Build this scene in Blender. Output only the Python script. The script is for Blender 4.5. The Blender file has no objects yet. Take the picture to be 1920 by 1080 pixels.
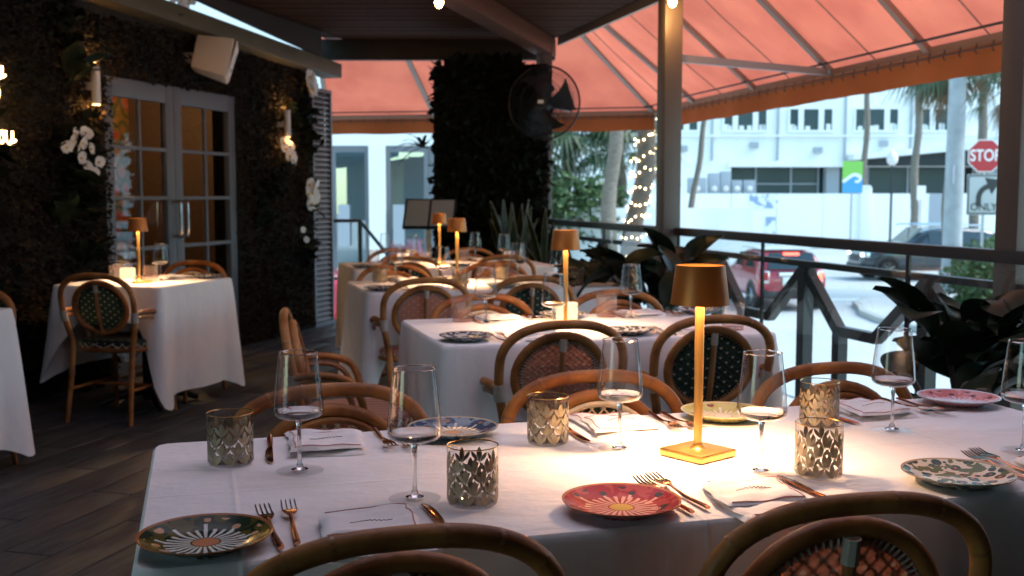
import bpy, bmesh, math, random
from mathutils import Vector, Matrix
R=random.Random(7); PI=math.pi
S=bpy.context.scene; C=bpy.context.scene.collection
# ---------------------------------------------------------------- camera, world, sun, exposure
cam=bpy.data.cameras.new('camera'); cam.lens=38.44; cam.sensor_width=36; cam.clip_start=.05; cam.clip_end=600
cam.dof.use_dof=True; cam.dof.focus_distance=2.05; cam.dof.aperture_fstop=6.5
camo=bpy.data.objects.new('camera',cam); C.objects.link(camo); camo.location=(0,0,1.27)
camo.rotation_euler=(math.radians(90-4.879),0,math.radians(-16)); S.camera=camo
SUN_EL=math.radians(48); SUN_ROT=math.radians(104)
w=bpy.data.worlds.new('World'); S.world=w; w.use_nodes=True
nt=w.node_tree; bg=nt.nodes['Background']; sky=nt.nodes.new('ShaderNodeTexSky'); sky.sky_type='NISHITA'; sky.sun_disc=False
sky.sun_elevation=SUN_EL; sky.sun_rotation=SUN_ROT; sky.ozone_density=2.2; sky.dust_density=.3
tint=nt.nodes.new('ShaderNodeMix'); tint.data_type='RGBA'; tint.blend_type='MULTIPLY'; tint.inputs[0].default_value=1; tint.inputs[7].default_value=(.83,1.05,.93,1)
nt.links.new(sky.outputs[0],tint.inputs[6]); nt.links.new(tint.outputs[2],bg.inputs[0]); bg.inputs[1].default_value=.11
sl=bpy.data.lights.new('sun','SUN'); sl.energy=1.2; sl.angle=math.radians(50); sl.color=(1,.99,.95)
so=bpy.data.objects.new('sun',sl); C.objects.link(so)
so.rotation_euler=Vector((math.sin(SUN_ROT)*math.cos(SUN_EL),math.cos(SUN_ROT)*math.cos(SUN_EL),math.sin(SUN_EL))).to_track_quat('Z','Y').to_euler()
S.view_settings.view_transform='Standard'; S.view_settings.look='None'; S.view_settings.gamma=1; S.view_settings.exposure=2.4
# ---------------------------------------------------------------- materials
M={}
def mat(name,col,rough=.6,metal=0,col2=None,scale=8,bump=0,bscale=None,spec=.5,emit=None,estr=0,stretch=None,coat=0,transl=0,detail=4,thresh=None):
    m=bpy.data.materials.new(name); m.use_nodes=True; n=m.node_tree.nodes; L=m.node_tree.links
    b=n['Principled BSDF']; b.inputs['Base Color'].default_value=(*col,1); b.inputs['Roughness'].default_value=rough
    b.inputs['Metallic'].default_value=metal; b.inputs['Specular IOR Level'].default_value=spec; b.inputs['Coat Weight'].default_value=coat
    if emit: b.inputs['Emission Color'].default_value=(*emit,1); b.inputs['Emission Strength'].default_value=estr
    if col2 or bump:
        tc=n.new('ShaderNodeTexCoord'); mp=n.new('ShaderNodeMapping'); L.new(tc.outputs['Object'],mp.inputs[0])
        if stretch: mp.inputs['Scale'].default_value=stretch
    if col2:
        nz=n.new('ShaderNodeTexNoise'); nz.inputs['Scale'].default_value=scale; nz.inputs['Detail'].default_value=detail; L.new(mp.outputs[0],nz.inputs[0])
        cr=n.new('ShaderNodeValToRGB'); cr.color_ramp.elements[0].position=(thresh or .35); cr.color_ramp.elements[1].position=(thresh+.08 if thresh else .68)
        cr.color_ramp.elements[0].color=(*col,1); cr.color_ramp.elements[1].color=(*col2,1)
        L.new(nz.outputs[0],cr.inputs[0]); L.new(cr.outputs[0],b.inputs['Base Color'])
    if bump:
        nb=n.new('ShaderNodeTexNoise'); nb.inputs['Scale'].default_value=bscale or scale; nb.inputs['Detail'].default_value=4; L.new(mp.outputs[0],nb.inputs[0])
        bp=n.new('ShaderNodeBump'); bp.inputs['Strength'].default_value=bump; bp.inputs['Distance'].default_value=.01; L.new(nb.outputs[0],bp.inputs['Height']); L.new(bp.outputs[0],b.inputs['Normal'])
    if transl:
        t=n.new('ShaderNodeBsdfTranslucent'); t.inputs[0].default_value=(*(col2 or col),1); mx=n.new('ShaderNodeMixShader'); mx.inputs[0].default_value=transl
        L.new(b.outputs[0],mx.inputs[1]); L.new(t.outputs[0],mx.inputs[2]); L.new(mx.outputs[0],n['Material Output'].inputs[0])
    M[name]=m; return m
def thin_glass(name,tint=(.97,.97,.97),edge=(.55,.55,.55),refl=.9,base=.05,rough=.01,pw=3.0,frost=0):
    m=bpy.data.materials.new(name); m.use_nodes=True; n=m.node_tree.nodes; L=m.node_tree.links; n.remove(n['Principled BSDF'])
    lw=n.new('ShaderNodeLayerWeight'); lw.inputs[0].default_value=.5
    p=n.new('ShaderNodeMath'); p.operation='POWER'; p.inputs[1].default_value=pw; L.new(lw.outputs['Facing'],p.inputs[0])
    k=n.new('ShaderNodeMath'); k.operation='MULTIPLY_ADD'; k.inputs[1].default_value=refl; k.inputs[2].default_value=base; L.new(p.outputs[0],k.inputs[0]); k.use_clamp=True
    mc=n.new('ShaderNodeMix'); mc.data_type='RGBA'; mc.inputs[6].default_value=(*tint,1); mc.inputs[7].default_value=(*edge,1); L.new(p.outputs[0],mc.inputs[0])
    tr=n.new('ShaderNodeBsdfTransparent'); L.new(mc.outputs[2],tr.inputs[0]); g=n.new('ShaderNodeBsdfGlossy'); g.inputs['Roughness'].default_value=rough
    mx=n.new('ShaderNodeMixShader'); L.new(k.outputs[0],mx.inputs[0]); L.new(tr.outputs[0],mx.inputs[1]); L.new(g.outputs[0],mx.inputs[2]); last=mx
    if frost:
        t=n.new('ShaderNodeBsdfTranslucent'); t.inputs[0].default_value=(*tint,1); d=n.new('ShaderNodeBsdfDiffuse'); d.inputs[0].default_value=(*tint,1)
        m1=n.new('ShaderNodeMixShader'); m1.inputs[0].default_value=.5; L.new(t.outputs[0],m1.inputs[1]); L.new(d.outputs[0],m1.inputs[2])
        m2=n.new('ShaderNodeMixShader'); m2.inputs[0].default_value=frost; L.new(mx.outputs[0],m2.inputs[1]); L.new(m1.outputs[0],m2.inputs[2]); last=m2
    L.new(last.outputs[0],n['Material Output'].inputs[0]); M[name]=m; return m
def emitter(name,col,st):
    m=bpy.data.materials.new(name); m.use_nodes=True; b=m.node_tree.nodes['Principled BSDF']; b.inputs['Base Color'].default_value=(*col,1)
    b.inputs['Emission Color'].default_value=(*col,1); b.inputs['Emission Strength'].default_value=st; M[name]=m; return m
# ---------------------------------------------------------------- mesh builder
class MB:
    def __init__(s): s.v=[]; s.f=[]
    def add(s,vs,fs):
        o=len(s.v); s.v+= [tuple(x) for x in vs]; s.f+= [tuple(i+o for i in f) for f in fs]; return s
    def quad(s,*p): return s.add(p,[tuple(range(len(p)))])
    def box(s,cx,cy,cz,sx,sy,sz,rz=0,mtx=None):
        vs=[Vector((x*sx/2,y*sy/2,z*sz/2)) for x in(-1,1) for y in(-1,1) for z in(-1,1)]
        m=Matrix.Translation((cx,cy,cz))@(mtx or Matrix.Rotation(rz,4,'Z'))
        return s.add([m@v for v in vs],[(0,1,3,2),(4,6,7,5),(0,4,5,1),(2,3,7,6),(0,2,6,4),(1,5,7,3)])
    def bar(s,a,b,wd,ht):          # rectangular bar from a to b
        a=Vector(a);b=Vector(b);d=b-a;L=d.length;d.normalize(); up=Vector((0,0,1)) if abs(d.z)<.98 else Vector((0,1,0))
        x=d.cross(up).normalized(); z=x.cross(d); m=Matrix((x,d,z)).transposed().to_4x4(); c=(a+b)/2
        return s.box(c.x,c.y,c.z,wd,L,ht,mtx=m)
    def tube(s,pts,r,seg=8,closed=False,flat=1.0):
        P=[Vector(p) for p in pts]; n=len(P); rr=r if isinstance(r,(list,tuple)) else [r]*n
        T=[]
        for i in range(n):
            a=P[(i-1)%n] if closed or i>0 else P[0]; b=P[(i+1)%n] if closed or i<n-1 else P[-1]
            T.append((b-a).normalized())
        up=Vector((0,0,1)) if abs(T[0].z)<.9 else Vector((1,0,0)); x=T[0].cross(up).normalized(); vs=[];o=len(s.v)
        for i in range(n):
            x=(x-T[i]*x.dot(T[i])).normalized(); y=T[i].cross(x)
            for k in range(seg):
                a=2*PI*k/seg; vs.append(P[i]+x*math.cos(a)*rr[i]+y*math.sin(a)*rr[i]*flat)
        fs=[]
        for i in range(n if closed else n-1):
            j=(i+1)%n
            for k in range(seg): fs.append((i*seg+k,i*seg+(k+1)%seg,j*seg+(k+1)%seg,j*seg+k))
        if not closed: fs+= [tuple(range(seg))[::-1],tuple((n-1)*seg+k for k in range(seg))]
        return s.add(vs,fs)
    def lathe(s,prof,seg=24,c=(0,0,0),sx=1,sy=1):
        vs=[];fs=[];n=len(prof)
        for r,z in prof:
            for k in range(seg): a=2*PI*k/seg; vs.append((c[0]+r*math.cos(a)*sx,c[1]+r*math.sin(a)*sy,c[2]+z))
        for i in range(n-1):
            for k in range(seg): fs.append((i*seg+k,i*seg+(k+1)%seg,(i+1)*seg+(k+1)%seg,(i+1)*seg+k))
        return s.add(vs,fs)
    def prism(s,poly,z0,z1):
        n=len(poly); vs=[(p[0],p[1],z0) for p in poly]+[(p[0],p[1],z1) for p in poly]
        return s.add(vs,[tuple(range(n))[::-1],tuple(range(n,2*n))]+[(i,(i+1)%n,n+(i+1)%n,n+i) for i in range(n)])
    def ribbon(s,pts,wd,y):          # flat band in the x-z plane at depth y, facing -y
        P=[Vector((p[0],p[-1])) for p in pts]; vs=[]
        for i,p in enumerate(P):
            d=(P[min(i+1,len(P)-1)]-P[max(i-1,0)]).normalized(); n=Vector((-d.y,d.x))*wd/2
            vs+=[(p.x+n.x,y,p.y+n.y),(p.x-n.x,y,p.y-n.y)]
        return s.add(vs,[(2*i,2*i+1,2*i+3,2*i+2) for i in range(len(P)-1)])
    def xf(s,m):
        s.v=[tuple(m@Vector(v)) for v in s.v]; return s
    def ball(s,c,r,seg=10,sz=1):
        return s.lathe([(max(r*math.sin(PI*i/6),1e-4),-r*math.cos(PI*i/6)*sz) for i in range(7)],seg,c)
    def mesh(s,name,smooth=True,bevel=0):
        me=bpy.data.meshes.new(name); me.from_pydata(s.v,[],s.f); me.validate()
        bm=bmesh.new(); bm.from_mesh(me)
        if bevel: bmesh.ops.bevel(bm,geom=[e for e in bm.edges if len(e.link_faces)==2 and e.calc_face_angle(0)>.5],offset=bevel,segments=2,affect='EDGES',profile=.6)
        bmesh.ops.recalc_face_normals(bm,faces=bm.faces); bm.to_mesh(me); bm.free()
        if smooth: me.shade_smooth(); me.set_sharp_from_angle(angle=math.radians(42))
        return me
def obj(name,mb,m,parent=None,loc=None,rot=None,smooth=True,bevel=0,kind=None):
    me=mb.mesh(name,smooth,bevel) if isinstance(mb,MB) else mb
    if m and not me.materials: me.materials.append(M[m] if isinstance(m,str) else m)
    o=bpy.data.objects.new(name,me); C.objects.link(o)
    if parent: o.parent=parent
    if loc: o.location=loc
    if rot: o.rotation_euler=rot
    if kind: o['kind']=kind
    return o
def tag(o,label,cat,group=None):
    o['label']=label; o['category']=cat
    if group: o['group']=group
    return o
def thing(name,label,cat,loc=(0,0,0),rz=0,group=None):
    o=bpy.data.objects.new(name,None); C.objects.link(o); o.location=loc; o.rotation_euler=(0,0,rz); o.empty_display_size=.05
    return tag(o,label,cat,group)
def struct(name,mb,m,**k):
    return obj(name,mb,m,kind='structure',**k)
def copy_tree(o,parent=None):
    c=o.copy(); C.objects.link(c); c.parent=parent
    for ch in list(o.children): copy_tree(ch,c)
    return c
def place(proto,loc,rz=0,label=None,group=None,scale=None):
    if 'used' not in proto.keys(): proto['used']=1; o=proto
    else: o=copy_tree(proto)
    o.location=loc; o.rotation_euler=(0,0,rz)
    if scale: o.scale=(scale,)*3
    if label: o['label']=label
    if group: o['group']=group
    return o
def text_mesh(s,size,depth=.004,name='lettering'):
    cu=bpy.data.curves.new(name,'FONT'); cu.body=s; cu.size=size; cu.extrude=depth; cu.align_x='CENTER'; cu.align_y='CENTER'; cu.offset=.012*size
    o=bpy.data.objects.new('t',cu); C.objects.link(o); bpy.context.view_layer.update()
    me=bpy.data.meshes.new_from_object(o.evaluated_get(bpy.context.evaluated_depsgraph_get())); bpy.data.objects.remove(o); me.name=name; return me
def arc(cx,cz,rx,rz,a0,a1,n): return [(cx+rx*math.cos(a0+(a1-a0)*i/n),cz+rz*math.sin(a0+(a1-a0)*i/n)) for i in range(n+1)]
def smooth_path(pts,sub=5):
    P=[Vector(p) for p in pts]; out=[]
    for i in range(len(P)-1):
        p0=P[max(i-1,0)];p1=P[i];p2=P[i+1];p3=P[min(i+2,len(P)-1)]
        for k in range(sub):
            t=k/sub; out.append(.5*((2*p1)+(p2-p0)*t+(2*p0-5*p1+4*p2-p3)*t*t+(3*p1-p0-3*p2+p3)*t**3))
    out.append(P[-1]); return out
# palette
mat('cloth',(.76,.74,.73),.85,col2=(.82,.8,.79),scale=3,bump=.5,bscale=6,spec=.15,stretch=(1,1.6,.5)); [q for q in M['cloth'].node_tree.nodes if q.type=='BUMP'][0].inputs['Distance'].default_value=.035
mat('rattan',(.18,.057,.013),.5,col2=(.46,.19,.052),scale=9,bump=.25,bscale=40,spec=.3,stretch=(1,1,1))
mat('rattan_dark',(.2,.075,.025),.35,col2=(.33,.13,.04),scale=14,bump=.15,coat=.2)
mat('wrap',(.42,.36,.3),.7,col2=(.34,.28,.23),scale=60)
mat('cream_cane',(.72,.6,.42),.5,col2=(.6,.48,.32),scale=50)
mat('black_steel',(.012,.014,.016),.4,spec=.4)
mat('rail_metal',(.03,.032,.034),.45,spec=.35)
mat('post_paint',(.07,.052,.043),.5,col2=(.08,.06,.05),scale=5)
mat('ceiling_wood',(.026,.008,.0028),.75,spec=.04,col2=(.042,.016,.006),scale=3,stretch=(1,14,8),bump=.3,bscale=6)
mat('beam_wood',(.05,.016,.006),.6,spec=.2,col2=(.07,.026,.01),scale=4,stretch=(1,10,10))
mat('fascia',(.02,.01,.006),.6)
mat('flashing',(.3,.24,.2),.5,metal=.3)
mat('gutter',(.06,.05,.026),.6,col2=(.085,.068,.035),scale=3)
mat('door_paint',(.12,.13,.15),.45)
mat('moss_soil',(.007,.005,.003),.95,col2=(.016,.011,.006),scale=9,bump=.8)
mat('moss',(.005,.005,.0022),.95,col2=(.03,.015,.005),scale=2.2,detail=8)
mat('ivy_dark',(.004,.007,.004),.8,spec=.2,col2=(.01,.015,.007),scale=3)
mat('leaf_rubber',(.007,.014,.008),.45,col2=(.014,.022,.01),scale=6,spec=.18)
mat('leaf_green',(.02,.06,.025),.4,col2=(.045,.09,.03),scale=7)
mat('snake_leaf',(.007,.016,.008),.5,spec=.2,col2=(.025,.033,.014),scale=16,stretch=(1,1,3))
mat('snake_edge',(.09,.08,.03),.5)
mat('petal',(.8,.76,.76),.55,transl=.25)
mat('orchid_lip',(.6,.45,.1),.6)
mat('stem_green',(.05,.07,.02),.6)
mat('white_plastic',(.66,.62,.6),.5)
mat('grille',(.6,.56,.54),.7)
mat('gold_brass',(.62,.36,.1),.3,metal=.85)
mat('bronze_shade',(.45,.16,.033),.42,metal=.55)
mat('gold_print',(.4,.33,.22),.38,metal=.45,col2=(.3,.24,.15),scale=80)
mat('gold_rim',(.7,.45,.17),.25,metal=1)
mat('rose_gold',(.55,.24,.12),.16,metal=1)
mat('steel',(.6,.56,.52),.14,metal=1)
mat('napkin',(.8,.77,.76),.8,bump=.2,bscale=40)
mat('red_thread',(.5,.16,.13),.7)
mat('black_thread',(.03,.03,.03),.7)
mat('plank_tile',(.035,.037,.04),.55,col2=(.085,.08,.078),scale=5,stretch=(1,7,1),bump=.05,spec=.3)
mat('deck_base',(.05,.045,.04),.8)
mat('concrete',(.42,.42,.41),.8,col2=(.48,.48,.47),scale=.6)
mat('road',(.4,.405,.41),.75,col2=(.47,.475,.48),scale=.35,detail=8)
mat('kerb',(.42,.42,.4),.8)
mat('road_paint',(.75,.75,.72),.7)
mat('white_wall',(.8,.8,.79),.8,col2=(.66,.67,.67),scale=.5,stretch=(1,1,.25),detail=8)
mat('hoarding',(.8,.8,.8),.7)
mat('poster_blue',(.25,.33,.48),.7,col2=(.75,.77,.78),scale=2.5,thresh=.45)
mat('bwindow',(.02,.045,.055),.25,spec=.3)
mat('bframe',(.7,.72,.72),.6)
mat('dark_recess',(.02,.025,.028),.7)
mat('grey_box',(.3,.33,.37),.6)
mat('bark',(.2,.17,.14),.9,col2=(.12,.1,.08),scale=9,stretch=(1,1,4),bump=.7)
mat('bark_dark',(.06,.045,.035),.9,col2=(.1,.08,.06),scale=9,bump=.7)
mat('palm_leaf',(.03,.062,.026),.5,col2=(.075,.1,.038),scale=3)
mat('palm_dry',(.2,.12,.06),.8,col2=(.13,.08,.04),scale=3)
mat('bush_leaf',(.03,.07,.02),.6,col2=(.08,.13,.04),scale=4)
mat('pole_grey',(.3,.32,.34),.55,col2=(.38,.4,.42),scale=3)
mat('plate_white',(.4,.41,.4),.5); mat('wall_bluegrey',(.04,.085,.11),.8,col2=(.05,.1,.125),scale=1)
mat('sign_red',(.4,.012,.02),.4); mat('sign_white',(.75,.75,.73),.45); mat('sign_black',(.02,.02,.02),.5); mat('sign_back',(.35,.36,.36),.45,metal=.5)
mat('banner_green',(.2,.5,.08),.6); mat('banner_blue',(.06,.3,.6),.6)
mat('car_red',(.38,.012,.03),.22,coat=.8); mat('car_dark',(.025,.035,.045),.2,coat=.8); mat('car_white',(.7,.7,.7),.25,coat=.6)
mat('car_glass',(.02,.03,.035),.05,spec=.8); mat('tyre',(.015,.015,.015),.8); mat('rim',(.45,.45,.46),.3,metal=.9); mat('trim',(.02,.02,.022),.5); mat('chrome',(.7,.7,.7),.12,metal=1)
emitter('tail_light',(1,.08,.05),1.6); emitter('head_light',(1,.95,.85),1.5)
emitter('bulb_warm',(1,.62,.25),9); emitter('neon',(1,.62,.22),3.5); emitter('led',(1,.66,.32),6); emitter('fairy',(1,.74,.36),4.5); emitter('lit_tile',(1,.7,.4),2.5)
thin_glass('glass_thin',refl=.95,base=.05,pw=2.7,edge=(.38,.37,.36)); thin_glass('glass_tumbler',tint=(.93,.92,.9),edge=(.5,.47,.43),refl=.6,base=.04,pw=3)
thin_glass('glass_pink',tint=(.95,.84,.8),edge=(.75,.52,.45),refl=.5,base=.05,rough=.06,frost=.07); thin_glass('glass_frost',tint=(.95,.9,.84),edge=(.8,.75,.7),refl=.4,base=.05,rough=.2,frost=.8)
thin_glass('pane',tint=(.9,.95,.95),edge=(.6,.7,.7),refl=.8,base=.06,pw=4); thin_glass('door_pane',tint=(.9,.9,.9),edge=(.5,.5,.5),refl=.8,base=.09,pw=3)
thin_glass('shop_pane',tint=(.72,.86,.88),edge=(.5,.6,.62),refl=.8,base=.25,pw=3)
def solid_glass(name):
    m=bpy.data.materials.new(name); m.use_nodes=True; b=m.node_tree.nodes['Principled BSDF']; b.inputs['Transmission Weight'].default_value=1; b.inputs['Roughness'].default_value=.0; b.inputs['IOR'].default_value=1.48; M[name]=m
solid_glass('glass_solid')
def fabric(name,c1,c2,t):
    m=mat(name,c1,.85,col2=c2,scale=1.5,bump=.08,bscale=30,spec=.1); n=m.node_tree.nodes; L=m.node_tree.links
    tr=n.new('ShaderNodeBsdfTranslucent'); L.new([q for q in n if q.type=='VALTORGB'][0].outputs[0],tr.inputs[0]); mx=n.new('ShaderNodeMixShader'); mx.inputs[0].default_value=t
    L.new(n['Principled BSDF'].outputs[0],mx.inputs[1]); L.new(tr.outputs[0],mx.inputs[2]); L.new(mx.outputs[0],n['Material Output'].inputs[0])
fabric('awning_pink',(.58,.14,.09),(.76,.21,.13),.31); fabric('awning_valence',(.27,.066,.02),(.35,.09,.028),.15)
thin_glass('glass_foot',tint=(.97,.97,.97),edge=(.94,.94,.94),refl=.18,base=.015,pw=4); fabric('fill_canopy_blush',(.72,.51,.53),(.75,.54,.56),.72)
mat('awning_frame',(.33,.2,.14),.5,metal=.2)
mat('frame_grey',(.28,.25,.22),.5,metal=.3)

def add_creases(m):      # pressed fold lines of the ironed cloth
    n=m.node_tree.nodes; L=m.node_tree.links; b=n['Principled BSDF']; old=[q for q in n if q.type=='BUMP'][0]
    tc=n.new('ShaderNodeTexCoord'); sp=n.new('ShaderNodeSeparateXYZ'); L.new(tc.outputs['Object'],sp.inputs[0]); hs=[]
    for i,(off,sc) in enumerate(((.13,.36),(.02,.27))):
        a=n.new('ShaderNodeMath'); a.operation='ADD'; a.inputs[1].default_value=off; L.new(sp.outputs[i],a.inputs[0])
        p=n.new('ShaderNodeMath'); p.operation='PINGPONG'; p.inputs[1].default_value=sc; L.new(a.outputs[0],p.inputs[0])
        d=n.new('ShaderNodeMath'); d.operation='DIVIDE'; d.inputs[1].default_value=.007; d.use_clamp=True; L.new(p.outputs[0],d.inputs[0]); hs.append(d)
    s=n.new('ShaderNodeMath'); s.operation='ADD'; L.new(hs[0].outputs[0],s.inputs[0]); L.new(hs[1].outputs[0],s.inputs[1])
    bp=n.new('ShaderNodeBump'); bp.inputs['Strength'].default_value=.5; bp.inputs['Distance'].default_value=.0035; bp.invert=True; L.new(s.outputs[0],bp.inputs['Height']); L.new(old.outputs[0],bp.inputs['Normal']); L.new(bp.outputs[0],b.inputs['Normal'])
add_creases(M['cloth'])
# ---------------------------------------------------------------- deck floor with plank tiles
WA=Vector((.28,9.28,0)); WU=Vector((.52358,.85198,0)); WN=Vector((.85198,-.52358,0)); PHI=math.atan2(WU.y,WU.x)
def LW(s,off=0,z=0): p=WA+WU*s+WN*off; return (p.x,p.y,z)
def LWl(p): d=Vector((p[0],p[1],0))-WA; return d.dot(WU),d.dot(WN)
deck_poly=[(-9.1,-6),(3.3,-6),(3.3,10.4),(1.95,11.0),(1.3,11.3),(.28-.5*.852,9.28+.5*.5236)]
floor=struct('floor',MB().prism(deck_poly,-1.6,-.006),'deck_base',smooth=False)
mb=MB().box(0,0,0,1,1,1); pl_me={}
for k in range(-1,40):
    off=.05+k*.2
    s=-7.6+(k*.437)%1.2
    while s<1.7:
        c0=LW(s+.6,off+.1)
        if c0[1]>.9 and c0[0]<2.9 and c0[0]>-3.6 and not(c0[1]<3.2 and c0[0]>.6) and not (c0[1]<2 and c0[0]>-.2):
            L=1.194 if s+1.2<1.75 else 1.75-s
            key=round(L,2)
            if key not in pl_me:
                pl_me[key]=MB().box(0,0,-.003,L,.194,.012).mesh('plank',bevel=.002)
            obj('plank',pl_me[key],'plank_tile',floor,loc=LW(s+L/2,off+.1,0),rot=(0,0,PHI))
        s+=1.2
# ---------------------------------------------------------------- moss wall (left) with doors
def wall_thing(name,label,cat,s,off,z,group=None): return thing(name,label,cat,LW(s,off,z),PHI,group)
mw=wall_thing('moss_wall','dark brown moss covered wall with orchids around the grey french doors','wall',0,0,0)
def wbox(mb,s0,s1,z0,z1,y0=-.0,y1=.22): return mb.box((s0+s1)/2,(y0+y1)/2,(z0+z1)/2,s1-s0,y1-y0,z1-z0)
obj('wall_panel',wbox(MB(),-9.5,-1.66,0,2.79),'moss_soil',mw,smooth=False)
obj('wall_panel',wbox(MB(),.075,1.43,0,2.46),'moss_soil',mw,smooth=False)
obj('wall_panel',wbox(MB(),-1.66,.075,2.085,2.6),'moss_soil',mw,smooth=False)
def leaf_scatter(n,fn,size,R):
    mb=MB()
    for i in range(n):
        p,nv=fn(R); p=Vector(p); nv=Vector(nv)
        d=(Vector((R.gauss(0,1),R.gauss(0,1),R.gauss(-.3,1)))*.55+nv*.7).normalized(); x=d.cross(Vector((R.random()-.5,R.random()-.5,R.random()))).normalized(); l=size*R.uniform(.5,1.4); wd=l*R.uniform(.25,.45)
        mb.add([p,p+d*l*.5+x*wd,p+d*l,p+d*l*.5-x*wd],[(0,1,2,3)])
    return mb
def mossfn(R):
    while 1:
        s=R.uniform(-4.2,1.42); z=R.uniform(.02,2.46)
        if not(-1.64<s<.055 and z<2.075): break
    return (s,-.005-abs(R.gauss(0,.018))*(1+math.sin(s*3.1)*math.sin(z*4.3)),z),(0,-1,0)
obj('moss',leaf_scatter(46000,mossfn,.032,R),'moss',mw,kind='stuff',smooth=False)
clumps=[(R.uniform(-4,-1.7) if R.random()<.7 else R.uniform(.1,1.4),R.uniform(.1,2.4)) for _ in range(26)]
def clumpfn(R): c_=R.choice(clumps); return (c_[0]+R.gauss(0,.07),-.03-abs(R.gauss(0,.02)),c_[1]+R.gauss(0,.08)),(0,-1,.2)
obj('fern_tufts',leaf_scatter(1500,clumpfn,.085,R),'ivy_dark',mw,kind='stuff',smooth=False)
# gutter beam along the wall head
g=thing('gutter_beam','olive painted gutter beam running along the top of the moss wall','beam',LW(0,0,2.5),PHI)
mb=MB(); mb.bar((-9,-.1,.36),(1.74,-.1,-.05),.2,.135); obj('beam',mb,'gutter',g,bevel=.01)
# french doors
fd=wall_thing('french_doors','grey painted double french doors with glazed panes in the moss wall','door',0,0,0)
rows=[2.07,1.94,1.597,1.245,.885,.53,.2,0.02]
def door_leaf(s0,s1,hs):
    st=.1; e0=s0+st; e1=s1-st; mid=(e0+e1)/2; mb=MB()
    mb.box((s0+st/2),.03,1.045,st,.05,2.05); mb.box(s1-st/2,.03,1.045,st,.05,2.05)
    mb.box(mid,.03,2.005,e1-e0,.05,.13); mb.box(mid,.03,.11,e1-e0,.05,.18)
    lf=obj('door_leaf',mb,'door_paint',fd,bevel=.004)
    for z in rows[2:6]: obj('muntin',MB().box(mid,.022,z,e1-e0,.03,.026),'door_paint',lf,bevel=.003)
    obj('muntin',MB().box(mid,.024,1.07,.024,.026,1.74),'door_paint',lf,bevel=.003)
    for i in range(5):
        z1=rows[1+i]; z0=rows[2+i]
        for a,b in ((e0,mid),(mid,e1)): obj('pane',MB().quad((a,.03,z0),(b,.03,z0),(b,.03,z1),(a,.03,z1)),'door_pane',lf,smooth=False)
    h=MB(); h.tube([(hs,0,1.22),(hs,-.05,1.22)],.012); h.tube([(hs,0,.96),(hs,-.05,.96)],.012)
    h.tube(smooth_path([(hs,-.05,1.22),(hs,-.062,1.2),(hs,-.062,.98),(hs,-.05,.96)],4),.012); obj('handle',h,'steel',lf)
door_leaf(-1.655,-.826,-.87); door_leaf(-.82,.068,-.775)
# room behind the doors
def wp():
    m=mat('floral_paper',(.3,.13,.04),.7,col2=(.42,.2,.06),scale=5); n=m.node_tree.nodes; L=m.node_tree.links; b=n['Principled BSDF']
    tc=n.new('ShaderNodeTexCoord'); v=n.new('ShaderNodeTexVoronoi'); v.inputs['Scale'].default_value=6; L.new(tc.outputs['Object'],v.inputs[0])
    nz=n.new('ShaderNodeTexNoise'); nz.inputs['Scale'].default_value=5; L.new(tc.outputs['Object'],nz.inputs[0]); 
    cr=n.new('ShaderNodeValToRGB'); e=cr.color_ramp.elements; e[0].position=.12;e[0].color=(.5,.05,.03,1);e[1].position=.3;e[1].color=(.36,.17,.05,1)
    x=e.new(.2);x.color=(.45,.12,.05,1); x=e.new(.55); x.color=(.06,.1,.03,1); x=e.new(.75); x.color=(.4,.2,.06,1)
    L.new(v.outputs['Distance'],cr.inputs[0]); L.new(cr.outputs[0],b.inputs['Base Color'])
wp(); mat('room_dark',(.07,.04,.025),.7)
rm=wall_thing('dining_room','warm lit dining room with floral wallpaper seen through the french doors','room',0,0,0)
obj('wallpaper',wbox(MB(),-4,1.35,0,2.45,1.9,1.95),'floral_paper',rm,smooth=False)
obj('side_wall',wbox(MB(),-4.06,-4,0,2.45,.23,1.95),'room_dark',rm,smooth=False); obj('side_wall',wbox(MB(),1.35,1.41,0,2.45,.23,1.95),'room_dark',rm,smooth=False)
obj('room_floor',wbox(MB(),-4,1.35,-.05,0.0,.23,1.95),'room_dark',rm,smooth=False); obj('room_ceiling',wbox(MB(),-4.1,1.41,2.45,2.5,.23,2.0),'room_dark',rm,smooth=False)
pd=wall_thing('pendant_lamp','small warm pendant lamp hanging inside the dining room','lamp',.2,-1.1,2.3); obj('cord',MB().tube([(0,0,.05),(0,0,.15)],.004,6),'black_steel',pd); obj('globe',MB().ball((0,0,0),.06,14),'bulb_warm',pd)
def plight(name,parent,loc,e,col=(1,.6,.25),r=.02,typ='POINT'):
    l=bpy.data.lights.new(name,typ); l.energy=e; l.color=col
    if typ!='AREA': l.shadow_soft_size=r
    o=bpy.data.objects.new(name,l); C.objects.link(o); o.parent=parent; o.location=loc; return o
plight('pendant_light',pd,(0,0,-.09),8)
# louvred shutter at the wall end
ls=wall_thing('louvred_shutter','tall grey louvred shutter panel at the end of the moss wall','shutter',0,0,0)
mb=MB(); mb.box(1.455,.0,1.14,.03,.06,2.28); mb.box(1.85,.0,1.14,.03,.06,2.28); mb.box(1.652,.0,2.265,.364,.058,.03); mb.box(1.652,.0,.02,.364,.058,.04); obj('frame',mb,'door_paint',ls)
sm=MB().box(0,0,0,.364,.048,.008,mtx=Matrix.Rotation(math.radians(38),4,'X')).mesh('slat'); 
mat('slat_paint',(.2,.2,.21),.5)
for i in range(44): obj('slat',sm,'slat_paint',ls,loc=(1.652,0,.065+i*.05))
obj('backing',wbox(MB(),1.44,1.86,0,2.28,.045,.2),'room_dark',ls,smooth=False)
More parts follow.
